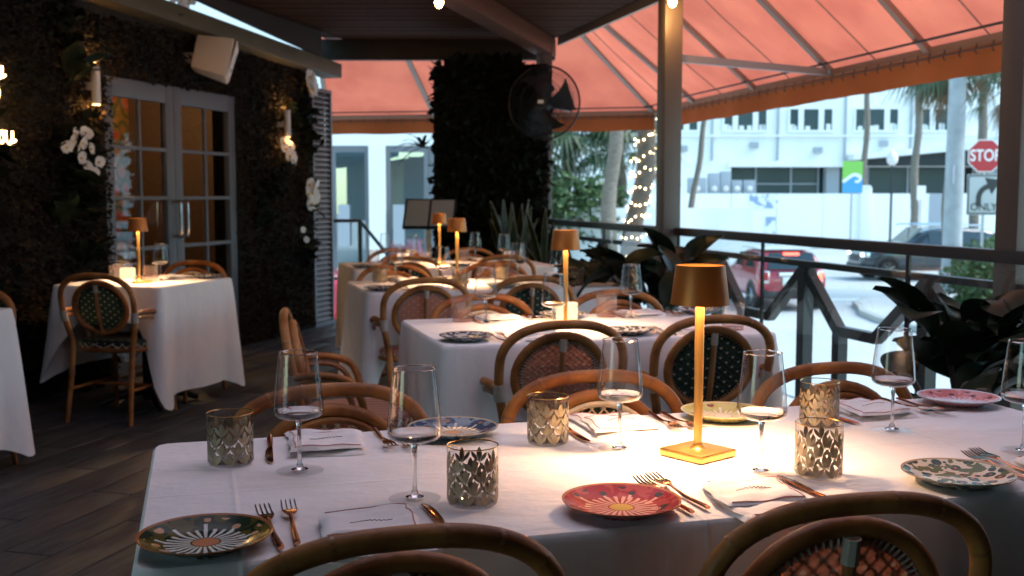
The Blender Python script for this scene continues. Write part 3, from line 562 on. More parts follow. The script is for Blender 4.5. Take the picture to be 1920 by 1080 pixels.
for sy in(-1,1):
    hl=obj('head_lamp',MB().box(xf-.16,sy*.72,.84,.2,.3,.16),'chrome',suv,bevel=.04); obj('lens',MB().box(xf-.06,sy*.7,.84,.06,.2,.1),'head_light',hl,bevel=.02)
    obj('roof_rail',MB().tube(smooth_path([(-1.5,sy*.68,1.72),(-1.3,sy*.68,1.79),(.6,sy*.68,1.8),(.8,sy*.66,1.72)],4),.025,8),'chrome',suv); obj('mirror',MB().box(.8,sy*1.05,1.12,.14,.22,.16),'car_dark',suv,bevel=.04)
    obj('marker_lamp',MB().box(xf-.62,sy*.93,.98,.2,.04,.05),'tail_light',suv,bevel=.01)
    obj('sill',MB().box(0,sy*.93,.4,2.6,.06,.14),'trim',suv,bevel=.02)
obj('grille',MB().box(xf-.02,0,.72,.06,.9,.22),'trim',suv,bevel=.02); obj('lower_bumper',MB().box(xf-.06,0,.46,.16,1.5,.16),'trim',suv,bevel=.04)
obj('windscreen',MB().add([(1.0,-.72,1.12),(1.0,.72,1.12),(.42,.62,1.66),(.42,-.62,1.66),(1.06,-.72,1.15),(1.06,.72,1.15),(.46,.62,1.7),(.46,-.62,1.7)],[(4,5,6,7),(3,2,1,0),(0,1,5,4),(1,2,6,5),(2,3,7,6),(3,0,4,7)]),'car_glass',suv)
c2=car('parked_car','red car with glowing tail light beyond the terrace steps',(2.05,18.6,GZ+.12),math.radians(75),4.2,1.75,1.45,'car_red',mini_st,(3,5),wr=.32)
for sy in(-1,1): obj('tail_lamp',MB().box(-2.1,sy*.62,.85,.1,.2,.2),'tail_light',c2,bevel=.03)
# ---------------------------------------------------------------- palms
def palm(lab,base,top,r,crown_r,nf,mleaf,mbark,droop=1.0,cat='palm tree',dry=0,grp=None,crown=True,blades=14):
    b=Vector(base);tp=Vector(top); t=thing('palm_tree',lab,cat,base,0,grp); d=tp-b; n=14
    tr=MB(); pts=[d*(i/n)+Vector((math.sin(i*.9)*r*.25,math.cos(i*1.1)*r*.25,0)) for i in range(n+1)]
    rr=[r*(1.15-.3*i/n)*(1+.05*math.sin(i*5.1)) for i in range(n+1)]; tr.tube(smooth_path(pts,4),[rr[min(i//4,n)]*(1+.04*((i%4)==0)) for i in range(4*n+1)],12); obj('trunk',tr,mbark,t)
    if not crown: return t
    def fronds(count,phi0,phi1,mm,nm,rad):
        mb=MB()
        for f in range(count):
            az=R.uniform(0,2*PI); el=R.uniform(phi0,phi1); ax=Vector((math.cos(az)*math.cos(el),math.sin(az)*math.cos(el),math.sin(el))); L=rad*R.uniform(.45,.6)
            hub=d+ax*L; hub.z-=.12*droop*L; side=ax.cross(Vector((0,0,1))).normalized(); upv=side.cross(ax)
            mb.tube([d,d+ax*L*.5+Vector((0,0,.05)),hub],rad*.008,4)
            for q in range(blades):
                a=(q/(blades-1)-.5)*2.6; dr=(ax*math.cos(a)+side*math.sin(a)).normalized(); bl=rad*R.uniform(.42,.58)*(1-.25*abs(a)/1.3); wv=dr.cross(upv).normalized()*rad*.016
                m1=hub+dr*bl*.55+upv*.03-Vector((0,0,droop*bl*.06)); m2=hub+dr*bl-Vector((0,0,droop*bl*R.uniform(.3,.6)))
                mb.add([hub-wv*.5,hub+wv*.5,m1+wv,m1-wv,m2],[(0,1,2,3),(3,2,4)])
        obj(nm,mb,mm,t,smooth=False)
    fronds(nf,-.5,1.3,mleaf,'crown',crown_r)
    if dry: fronds(dry,-1.35,-.5,'palm_dry','dry_skirt',crown_r*.75)
    return t
palm('tall palm with drooping fan leaves and dry skirt above the utility pole',(20.5,26.6,GZ),(20.25,25.9,5.25),.16,2.4,56,'palm_leaf','bark',1.2,dry=9,blades=18)
palm('palm with brown hanging dead fronds beside the stop sign',(19.9,23.2,GZ),(19.6,22.7,4.0),.14,1.5,14,'palm_leaf','bark',1.4,dry=26,blades=14)
palm('slender grey palm trunk standing by the side street',(9.28,24.3,GZ),(9.75,24.7,5.2),.17,1.9,22,'palm_leaf','bark')
fp=palm('palm trunk wound with warm fairy lights at the street corner',(7.42,18.6,GZ),(8.1,18.75,3.6),.17,2.0,20,'palm_leaf','bark_dark')
fl_=MB(); bl=MB()
b=Vector((0,0,0)); d=Vector((.68,.15,5.1)); pts=[]
for i in range(460):
    f=i/460; a=f*2*PI*17; pts.append(b+d*f+Vector((math.cos(a)*.21,math.sin(a)*.21,.02*math.sin(i*3.3))))
fl_.tube(pts,.006,4); obj('light_wire',fl_,'trim',fp)
for i in range(0,460,2): p=pts[i]; bl.ball(p+Vector((R.gauss(0,.012),R.gauss(0,.012),R.gauss(0,.03))),.015,6)
obj('fairy_bulbs',bl,'fairy',fp,kind='stuff')
for i,(px,py,tx,ty,tz,r,cr) in enumerate([(19.3,41.5,20.3,41.5,5.2,.12,0),(34.8,52.2,35.1,52.3,8.5,.16,2.2),(34.2,46.9,34.6,47.2,8.5,.18,2.2),(26.6,33.2,27.2,33.3,6.2,.16,1.8)]):
    palm(['thin leaning bare palm trunk before the white building','straight palm trunk rising behind the wave banner','pale palm trunk beside the street lamp','dark palm trunk beside the utility pole'][i],(px,py,GZ),(tx,ty,tz),r,cr or 1,18,'palm_leaf','bark',crown=cr>0)
for i,(x,y,h,cr) in enumerate([(12.0,40.5,3.2,3.0),(13.6,40.0,4.4,3.2),(15.4,39.0,3.4,2.6)]):
    palm(['short bushy palm at the left of the garden group','tallest bushy palm of the garden group','bushy palm at the right of the garden group'][i],(x,y,GZ),(x+.1,y,h),.2,cr,60,'palm_leaf','bark',1.2,grp='garden palms behind the low white wall')
# green shrubs below them and low white wall
def shrub(lab,x,y,z,rx,rz_,n,size,m='bush_leaf',grp=None):
    t=thing('shrub',lab,'shrub',(x,y,z),0,grp); st=MB()
    for k in range(5): a=k*1.3; st.tube([(0,0,0),(math.cos(a)*rx*.3,math.sin(a)*rx*.3,rz_*.9)],.02,5)
    obj('stem',st,'bark_dark',t)
    def fn(R):
        v=Vector((R.gauss(0,1),R.gauss(0,1),R.gauss(0,1))).normalized(); rr=R.random()**.4*(1+.18*math.sin(v.x*7+v.z*5)); return (v.x*rx*rr,v.y*rx*rr,rz_+v.z*rz_*rr),v
    obj('foliage',leaf_scatter(n,fn,size,R),m,t,smooth=False); return t
shrub('rounded dark green shrub under the garden palms',13.2,37.2,-.4,1.5,1.15,1600,.3); shrub('light green shrub at the edge of the garden wall',11.3,36.8,-.2,1.0,.9,1000,.28)
shrub('bushy green hedge at the foot of the turn sign',16.3,19.9,GZ+.14,.75,.72,2600,.12); shrub('low green hedge behind the utility pole',18.9,22.6,GZ+.14,.9,.75,2600,.14); shrub('dark hedge clump beside the sign post',17.3,19.0,GZ+.14,.7,.66,2200,.12)
gw=thing('garden_wall','low plain white wall below the garden palms','wall'); obj('wall',MB().bar((7.5,38.2,-.35),(18.9,35.0,-.35),.2,2.3),'white_wall',gw,smooth=False)
# ---------------------------------------------------------------- rattan bistro chairs
def weave_mat(name,c1,c2,cd):
    m=bpy.data.materials.new(name); m.use_nodes=True; n=m.node_tree.nodes; L=m.node_tree.links; b=n['Principled BSDF']; b.inputs['Roughness'].default_value=.6
    tc=n.new('ShaderNodeTexCoord'); mp=n.new('ShaderNodeMapping'); mp.inputs['Scale'].default_value=(80,1,110); L.new(tc.outputs['Object'],mp.inputs[0])
    sp=n.new('ShaderNodeSeparateXYZ'); L.new(mp.outputs[0],sp.inputs[0])
    def mth(op,a,bv=None):
        k=n.new('ShaderNodeMath'); k.operation=op
        for i,x in enumerate((a,bv)):
            if x is None: continue
            if isinstance(x,(int,float)): k.inputs[i].default_value=x
            else: L.new(x,k.inputs[i])
        return k.outputs[0]
    sx=mth('SINE',mth('MULTIPLY',sp.outputs[0],PI)); sz=mth('SINE',mth('MULTIPLY',sp.outputs[2],PI)); pr=mth('MULTIPLY',sx,sz)
    mx=n.new('ShaderNodeMix'); mx.data_type='RGBA'; mx.inputs[6].default_value=(*c1,1); mx.inputs[7].default_value=(*c2,1); L.new(mth('MULTIPLY_ADD',pr,.5),mx.inputs[0])
    k2=mth('MULTIPLY',mth('SINE',mth('MULTIPLY',sp.outputs[0],PI*.5)),mth('SINE',mth('MULTIPLY',sp.outputs[2],PI*.5)))
    dot=mth('GREATER_THAN',k2,.8); m2=n.new('ShaderNodeMix'); m2.data_type='RGBA'; L.new(dot,m2.inputs[0]); L.new(mx.outputs[2],m2.inputs[6]); m2.inputs[7].default_value=(*cd,1)
    L.new(m2.outputs[2],b.inputs['Base Color']); bp=n.new('ShaderNodeBump'); bp.inputs['Strength'].default_value=.6; bp.inputs['Distance'].default_value=.003; L.new(pr,bp.inputs['Height']); L.new(bp.outputs[0],b.inputs['Normal'])
    t=n.new('ShaderNodeBsdfTranslucent'); L.new(m2.outputs[2],t.inputs[0]); ms=n.new('ShaderNodeMixShader'); ms.inputs[0].default_value=.3; L.new(b.outputs[0],ms.inputs[1]); L.new(t.outputs[0],ms.inputs[2]); L.new(ms.outputs[0],n['Material Output'].inputs[0]); M[name]=m
weave_mat('weave_pink',(.42,.17,.11),(.55,.24,.17),(.6,.42,.32)); weave_mat('weave_green',(.008,.022,.016),(.015,.04,.028),(.45,.42,.34))
def bp(x,z):   # leaning back plane: y for height
    return -.2-.075*(z-.45)/.395
def make_chair(col):
    t=thing('rattan_chair','rattan chair','chair'); r=.0165
    # outer hoop running down into the rear legs
    side=[(.19,.455),(.205,.52),(.222,.60),(.226,.68)]; top=[(.226*max(0,math.cos(q))**.78,.68+.1485*max(0,math.sin(q))**.78) for q in [k*PI/2/12 for k in range(13)]]; top[-1]=(0,.8285)
    half=[(x,z) for x,z in side[:-1]]+top; full=half+[(-x,z) for x,z in half[::-1][1:]]
    obj('hoop',MB().tube(smooth_path([(x,bp(x,z),z) for x,z in full],3),r,10),'rattan',t)
    hp=smooth_path([(x,bp(x,z),z) for x,z in full],3); nd=MB()
    for q in (7,16,23,33,41,52,59,66):
        if q<len(hp)-1: d=(hp[q+1]-hp[q]).normalized()*.0022; nd.tube([hp[q]-d*1.6,hp[q]-d*.5,hp[q]+d*.5,hp[q]+d*1.6],[r*1.0,r*1.025,r*1.03,r*1.0],10)
    obj('cane_nodes',nd,'rattan_dark',t,kind='stuff')
    cz,hw,hh=.645,.163,.142
    ring=[(hw*math.cos(a),bp(0,cz+hh*math.sin(a))+.022,cz+hh*math.sin(a)) for a in [2*PI*k/36 for k in range(36)]]
    obj('back_ring',MB().tube(ring,.0155,9,closed=True),'rattan',t)
    ring2=[(p[0]*.87,p[1]+.012,cz+(p[2]-cz)*.86) for p in ring]; bo=obj('binding_ring',MB().tube(ring2,.008,7,closed=True),'cream_cane' if col=='green' else 'rattan',t)
    # woven panel (domed disc) and the diamond lattice on the sitter's side
    mb=MB(); n=36; rings_=[.0001,.3,.6,.86]; vs=[]
    for q in rings_:
        for k in range(n): a=2*PI*k/n; x=hw*q*math.cos(a); z=cz+hh*q*math.sin(a); vs.append((x,bp(0,z)+.026-.012*(1-q*q),z))
    mb.add(vs,[(i*n+k,i*n+(k+1)%n,(i+1)*n+(k+1)%n,(i+1)*n+k) for i in range(3) for k in range(n)]); pn=obj('woven_panel',mb,'weave_'+col,t)
    lt=MB()
    for sgn in (-1,1):
        for k in range(-9,10):
            c0=k*.031; seg=[]
            for q in range(-16,17):
                x=q*.0105; z=(x*sgn*1.0+c0)
                if (x/(hw*.86))**2+(z/(hh*.86))**2<1: seg.append((x,bp(0,cz+z)+.031-.012*(1-((x/hw)**2+(z/hh)**2))+.001*sgn,cz+z))
            if len(seg)>1: lt.tube(seg,.0035,5,flat=.6)
    for k in range(-5,6):
        z=k*.031; xs=hw*.85*math.sqrt(max(0,1-(z/(hh*.86))**2)); j=-5
        while j<6:
            x=j*.031
            if abs(x)+.008<xs: lt.tube([(x-.008,bp(0,cz+z)+.031-.012*(1-((x/hw)**2+(z/hh)**2)),cz+z),(x+.008,bp(0,cz+z)+.031-.012*(1-((x/hw)**2+(z/hh)**2)),cz+z)],.003,5)
            j+=1
    obj('cane_lattice',lt,'cream_cane',pn,kind='stuff')
    fr=MB()      # wrapped fringe round the rear of the panel
    for k in range(72):
        a=2*PI*k/72; f0,f1=.8,.9; fr.tube([(hw*f*math.cos(a),bp(0,cz+hh*f*math.sin(a))+.018,cz+hh*f*math.sin(a)) for f in(f0,f1)],.0025,4)
    obj('wrapped_fringe',fr,'wrap' if col=='pink' else 'weave_green',pn,kind='stuff')
    obj('back_splat',MB().tube([(0,bp(0,z)+.004-.006*math.sin((z-.5)*PI/.28),z) for z in (.505,.56,.62,.68,.74,.775)],.0105,8),'rattan_dark',t)
    obj('splat_wrap',MB().tube([(0,bp(0,.74)+.003,.735),(0,bp(0,.775)+.003,.775)],.0135,8),'wrap',t)
    # seat
    def sq(rr,zz,n=40): return [(rr*1.04*math.copysign(abs(math.cos(a))**.62,math.cos(a)),rr*math.copysign(abs(math.sin(a))**.62,math.sin(a)),zz) for a in [2*PI*k/n for k in range(n)]]
    se=MB(); o=len(se.v); ringsS=[sq(.001,.462),sq(.1,.464),sq(.17,.463),sq(.195,.458),sq(.203,.446),sq(.203,.425),sq(.19,.418)]; se.add([p for r_ in ringsS for p in r_],[(i*40+k,i*40+(k+1)%40,(i+1)*40+(k+1)%40,(i+1)*40+k) for i in range(6) for k in range(40)]); so_=obj('seat',se,'weave_'+col,t)
    zg=MB(); P=sq(.206,.43,48); zg.tube([(p[0],p[1],.43+.013*(1 if k%2 else -1)) for k,p in enumerate(P)],.003,5,closed=True); obj('zigzag_cane',zg,'cream_cane',so_)
    obj('seat_rim',MB().tube(sq(.2,.408,40),.014,8,closed=True),'rattan',t)
    # legs, stretchers, arms
    for sx in(-1,1):
        lg=obj('leg',MB().tube([(sx*.19,-.2,.46),(sx*.185,-.205,.4),(sx*.19,-.235,.2),(sx*.2,-.265,.0)],[.0165,.0165,.0155,.013],10),'rattan',t)
        w_=MB()
        for z in (.27,.285,.3): w_.lathe([(.0175,-.005),(.0195,0),(.0175,.005)],10,(sx*.1875,-.2225,z))
        obj('wrap_band',w_,'rattan_dark',lg)
        lg=obj('leg',MB().tube([(sx*.18,.17,.42),(sx*.185,.18,.2),(sx*.195,.2,.0)],[.0165,.0155,.013],10),'rattan',t)
        arm=smooth_path([(sx*.226,-.235,.612),(sx*.245,-.19,.625),(sx*.25,-.1,.622),(sx*.247,-.03,.598),(sx*.24,.0,.55),(sx*.222,.015,.49),(sx*.205,.01,.43)],4)
        obj('arm',MB().tube(arm,.0145,9),'rattan',t)
        arm2=smooth_path([(sx*.224,-.225,.59),(sx*.24,-.16,.598),(sx*.243,-.08,.585),(sx*.232,-.03,.53),(sx*.21,-.02,.44)],4); obj('arm_brace',MB().tube(arm2,.011,8),'rattan_dark',t)
        obj('joint_wrap',MB().tube([(sx*.2185,bp(0,.575),.57),(sx*.2215,bp(0,.6),.6),(sx*.2245,bp(0,.625),.628)],.021,10),'wrap',t)
        obj('stretcher',MB().tube([(sx*.188,-.238,.19),(sx*.187,.182,.19)],.009,8),'rattan',t)
    obj('stretcher',MB().tube([(-.187,-.03,.19),(.187,-.03,.19)],.009,8),'rattan',t)
    return t
CH={'pink':make_chair('pink'),'green':make_chair('green')}
def chair(x,y,face,col,lab,grp,apex=True):
    # face: 'n' looks +Y, 's' looks -Y, 'e' looks +X or an angle; (x,y) is the place of the hoop's top
    a={'n':0,'s':PI,'e':-PI/2}.get(face,face) if isinstance(face,str) else face
    dx,dy=(.275*math.sin(-a),.275*math.cos(a))
    return place(CH[col],(x+dx,y+dy,0),a,lab,grp)
T1,T2,T3,T4,TL,TN='the patterned-tumbler table','the pink-tumbler table','the second table from the menu stand','the table beside the menu stand','the table by the french doors','the table under the neon sign'
g='rattan chairs around the terrace tables'
chair(.243,1.36,.02,'green','rattan chair with its dark hoop back turned at the green daisy plate',g)
chair(.90,1.335,-.03,'pink','rattan chair with its hoop back turned beside the red daisy plate',g)
chair(.275,2.478,PI+.03,'pink','pink woven rattan chair facing the folded napkin by the blue plate',g)
chair(.918,2.49,PI-.02,'green','green woven rattan chair facing the lamp of '+T1,g)
chair(1.545,2.44,PI,'pink','pink woven rattan chair facing the pink plate of '+T1,g)
chair(.30,4.16,-PI/2-.12,'pink','rattan armchair side-on at the short end of '+T2,g)
chair(1.194,3.505,.02,'pink','pink woven chair with back to the green chair at '+T2,g)
chair(1.767,3.513,-.02,'green','dark green dotted chair with its back turned at '+T2,g)
chair(1.174,4.58,PI,'green','green lattice chair facing out across '+T2,g)
chair(1.80,4.6,PI,'pink','pink lattice chair by the rubber plant at '+T2,g)
chair(1.13,5.525,.03,'pink','pink woven chair with its back turned at '+T3,g)
chair(1.70,5.52,-.02,'green','dark green chair with its back turned at '+T3,g)
chair(1.16,6.72,PI,'green','green lattice chair facing out across '+T3,g)
chair(1.80,6.72,PI,'pink','pink lattice chair facing out across '+T3,g)
chair(1.42,7.52,.02,'green','green chair with its back turned at '+T4,g)
chair(2.1,7.5,0,'pink','pink chair with its back turned at '+T4,g)
chair(1.5,8.62,PI,'pink','pink lattice chair in front of the menu stand at '+T4,g)
chair(2.1,8.6,PI,'green','green lattice chair before the snake plant at '+T4,g)
pw=PHI-PI/2
chair(-.56,6.36,pw+.03,'green','dark rattan chair with oval back turned at '+TL,g)
chair(-.02,7.42,pw+PI,'green','rattan chair on the door side of '+TL,g)
chair(-1.03,5.62,pw+PI+.1,'pink','rattan chair half hidden behind '+TN,g)
# ---------------------------------------------------------------- tables and cloths
def make_table(name,lab,cx,cy,lx,ly,rz=0):
    t=thing(name,lab,'table',(cx,cy,0),rz,'restaurant tables'); obj('tabletop',MB().box(0,0,.73,lx-.02,ly-.02,.028),'room_dark',t,bevel=.004)
    for x in ([-lx/4,lx/4] if lx>1.2 else [0]):
        obj('column',MB().tube([(x,0,.03),(x,0,.716)],.035,12),'black_steel',t)
        ft=MB()
        for k in range(4): a=PI/4+k*PI/2; ft.tube(smooth_path([(x,0,.1),(x+.15*math.cos(a),.15*math.sin(a),.07),(x+.29*math.cos(a),.29*math.sin(a),.02)],4),[.035,.033,.03,.028,.026,.024,.022,.02,.018],8)
        obj('foot',ft,'black_steel',t)
def cloth(lab,cx,cy,lx,ly,rz,drops,seed,tail=.1):
    # drops: hem drop on +x, +y, -x, -y side
    rr=random.Random(seed); N=240; cr=.035; per=[]; hx,hy=lx/2,ly/2
    segs=[]
    for (sx,sy,a0) in ((1,1,0),(-1,1,PI/2),(-1,-1,PI),(1,-1,PI*1.5)):
        for k in range(9): a=a0+k*PI/2/8; segs.append((sx*(hx-cr)+cr*math.cos(a),sy*(hy-cr)+cr*math.sin(a),math.cos(a),math.sin(a)))
    segs.append(segs[0]); acc=[0]
    for p,q in zip(segs[:-1],segs[1:]): acc.append(acc[-1]+math.hypot(q[0]-p[0],q[1]-p[1]))
    for i in range(N):
        d=acc[-1]*i/N; j=max(k for k in range(len(acc)) if acc[k]<=d+1e-9); j=min(j,len(segs)-2); f=(d-acc[j])/max(1e-9,acc[j+1]-acc[j]); per.append(tuple(segs[j][k]+(segs[j+1][k]-segs[j][k])*f for k in range(4)))
    ph=[rr.uniform(0,6.28) for _ in range(6)]; vs=[];K=14
    def drop(p):
        x,y,nx,ny=p; wx=abs(nx)**2; d=(drops[0] if nx>0 else drops[2])*wx+(drops[1] if ny>0 else drops[3])*(1-wx)
        # distance to the closest corner along the edge
        dc=math.hypot(hx-abs(x),hy-abs(y)); dm=max(drops[0 if x>0 else 2],drops[1 if y>0 else 3]); k=max(0,1-dc/.2); return d+(dm+tail-d)*k*k
    rings_=[]
    for i,p in enumerate(per):
        x,y,nx,ny=p; D=drop(p); dc=math.hypot(hx-abs(x),hy-abs(y)); cn=max(0,1-dc/.17)
        s=acc[-1]*i/N; fold=math.sin(s*17+ph[0])*.5+math.sin(s*9.3+ph[1])*.8+math.sin(s*31+ph[2])*.22
        cx_,cy_=(x,y); diag=Vector((math.copysign(1,x),math.copysign(1,y))).normalized()
        col=[(x-nx*.02,y-ny*.02,.7515),(x-nx*.006,y-ny*.006,.7512),(x,y,.7455),(x+nx*.002,y+ny*.002,.735)]
        for k in range(1,K+1):
            t=k/K; z=.735-(D-.015)*t; o=.004+fold*.022*t*t+.02*t+cn*cn*.055*t**.8
            bx=x+nx*o*(1-cn*.6)+diag.x*o*cn*.6; by=y+ny*o*(1-cn*.6)+diag.y*o*cn*.6
            # flank of the corner fold tucks in
            tuck=math.exp(-((dc-.13)/.05)**2)*.03*t; bx-=nx*tuck; by-=ny*tuck
            col.append((bx,by,max(z,.015)))
        rings_.append(col)
    m_=K+4; mb=MB(); mb.add([v for c_ in rings_ for v in c_],[(i*m_+k,((i+1)%N)*m_+k,((i+1)%N)*m_+k+1,i*m_+k+1) for i in range(N) for k in range(m_-1)]); 
    # top as a gentle grid of strips
    mb.f.append(tuple(i*m_ for i in range(N)))
    o=obj('tablecloth',mb,'cloth',None,loc=(cx,cy,0),rot=(0,0,rz)); tag(o,lab,'tablecloth','white tablecloths'); return o
sd_=[.6,.27,.6,.27]
for nm,cx,cy,lx,ly,rz,dr,lab in (('t1',.90,1.962,2.0,.815,0,[.5,.27,.62,.27],T1),('t2',1.445,4.06,1.29,.83,0,[.6,.27,.62,.27],T2),('t3',1.6,6.165,1.5,.82,0,sd_,T3),('t4',1.78,8.03,1.5,.8,0,sd_,T4),('tl',-.31,6.93,.8,.72,PHI,[.25,.5,.2,.62],TL),('tn',-1.33,5.28,.8,.72,PHI,[.25,.5,.25,.62],TN)):
    make_table('dining_table','dark pedestal table hidden under the white cloth of '+lab,cx,cy,lx,ly,rz); cloth('white cloth draped over '+lab,cx,cy,lx,ly,rz,dr,hash(nm)%99 if 0 else sum(map(ord,nm)))
# ---------------------------------------------------------------- tableware
TZ=.7525
def make_glass():
    t=thing('wine_glass','glass','wine glass'); 
    bowl=[(.004,.098),(.014,.0985),(.03,.1015),(.04,.105),(.0448,.1095),(.0465,.1155),(.0462,.124),(.0435,.157),(.0395,.19),(.0355,.225)]
    b=obj('bowl',MB().lathe(bowl,40),'glass_thin',t); obj('rim',MB().tube([(.0355*math.cos(a),.0355*math.sin(a),.225) for a in [2*PI*k/40 for k in range(40)]],.0012,6,closed=True),'glass_solid',b)
    obj('bowl_base',MB().lathe([(.001,.0995),(.028,.1028),(.0385,.1065),(.0425,.1105),(.044,.1155),(.04,.1125),(.03,.1085),(.012,.1055),(.001,.105)],32),'glass_solid',b)
    obj('stem',MB().lathe([(.001,.0985),(.008,.0975),(.0052,.09),(.0037,.075),(.0035,.04),(.004,.018),(.0075,.008),(.016,.0045),(.001,.0045)],16),'glass_solid',t)
    obj('foot',MB().lathe([(.001,.0048),(.02,.0036),(.044,.0018),(.0445,.001),(.044,.0004),(.001,.0004)],40),'glass_foot',t); return t
def make_tumbler():
    t=thing('patterned_tumbler','tumbler','tumbler'); r=.043
    obj('cup',MB().lathe([(.001,.004),(.038,.004),(.0425,.008),(r,.02),(r,.1)],48),'glass_tumbler',t); obj('base_glass',MB().lathe([(.001,.0005),(.039,.0005),(.0415,.003),(.041,.009),(.001,.011)],32),'glass_thin',t)
    obj('gold_rim',MB().tube([(r*math.cos(a),r*math.sin(a),.1) for a in [2*PI*k/48 for k in range(48)]],.0011,6,closed=True),'gold_rim',t)
    pr=MB()
    def petal(th,z,L,wd,tilt):
        pts=[];ct,st_=math.cos(tilt),math.sin(tilt)
        prof=[(0,0),(.2,.45),(.45,.92),(.62,1),(.8,.72),(.93,.3),(1,0)]
        out=[(a*L,b*wd) for a,b in prof]+[(a*L,-b*wd) for a,b in prof[-2:0:-1]]
        vs=[]
        for a,b in out:
            zz=z+a*ct-b*st_; xx=a*st_+b*ct; q=th+xx/r; vs.append(((r+.0004)*math.cos(q),(r+.0004)*math.sin(q),zz))
        # split into halves through the middle to follow the curve
        m=len(prof); n=len(vs); fs=[]
        for i in range(m-1):
            a,b_=i,i+1; c_=(n-i)%n; d=(n-i-1)%n
            if i==0: fs.append((a,b_,d))
            elif i==m-2: fs.append((a,b_,c_))
            else: fs.append((a,b_,d,c_))
        pr.add(vs,fs)
    for row in range(4):
        for k in range(9):
            th=2*PI*(k+.5*(row%2))/9; z=.004+row*.0185
            petal(th,z,.028,.005,0); petal(th+.03,z+.001,.0225,.0034,.6); petal(th-.03,z+.001,.0225,.0034,-.6)
    obj('gold_print',pr,'gold_print',t); return t
def make_ribbed(m,name,h=.1,r=.042):
    t=thing(name,'tumbler','tumbler'); mb=MB(); seg=72; prof=[(.001,.012),(r*.9,.012),(r*.97,.014),(r,.03),(r,h)]
    mb.lathe([(a,z) for a,z in prof],seg); o=obj('cup',mb,m,t); obj('base_glass',MB().lathe([(.001,.0005),(r*.94,.0005),(r*.98,.004),(r*.95,.011),(.001,.011)],32),m,t)
    obj('rim',MB().tube([(r*math.cos(a),r*math.sin(a),h) for a in [2*PI*k/40 for k in range(40)]],.0011,5,closed=True),'glass_thin',t)
    rb=MB()
    for k in range(30): a=2*PI*k/30; rb.tube([(r*1.005*math.cos(a),r*1.005*math.sin(a),.02),(r*1.005*math.cos(a),r*1.005*math.sin(a),h*.92)],.0011,4)
    obj('ribs',rb,'glass_thin',o); return t
def make_fork():
    t=thing('fork','fork','fork'); h=MB(); h.tube([(0,-.1,.006),(0,-.09,.0065),(0,-.02,.004),(0,.02,.008),(0,.038,.011)],[.0048,.0052,.0042,.003,.0032],8,flat=.6); obj('handle',h,'rose_gold',t)
    hd_=MB(); prof=[(.035,.004,.0105),(.045,.0095,.0115),(.06,.0125,.0108),(.066,.0128,.01)]
    vs=[];
    for y,w_,z in prof: vs+=[(-w_,y,z),(w_,y,z),(w_,y,z-.002),(-w_,y,z-.002)]
    hd_.add(vs,[(i*4+k,i*4+(k+1)%4,i*4+4+(k+1)%4,i*4+4+k) for i in range(3) for k in range(4)]+[(3,2,1,0),(12,13,14,15)]); hh_=obj('head',hd_,'rose_gold',t)
    for k in range(4):
        x=(-1.5+k)*.0075; obj('tine',MB().tube([(x,.064,.009),(x,.085,.0085),(x*.97,.106,.0125),(x*.96,.112,.014)],[.0021,.0019,.0015,.0008],6),'steel',hh_)
    return t
def make_knife():
    t=thing('table_knife','knife','knife'); obj('handle',MB().tube([(0,-.115,.007),(0,-.1,.0075),(0,-.02,.0055),(0,-.005,.005)],[.0055,.0062,.005,.0045],8,flat=.62),'rose_gold',t)
    pts=[(-.005,-.008),(.006,-.008),(.0095,.02),(.0105,.07),(.007,.1),(-.001,.115),(-.005,.11)]; obj('blade',MB().prism(pts,.0035,.0052),'rose_gold',t,bevel=.0004); return t
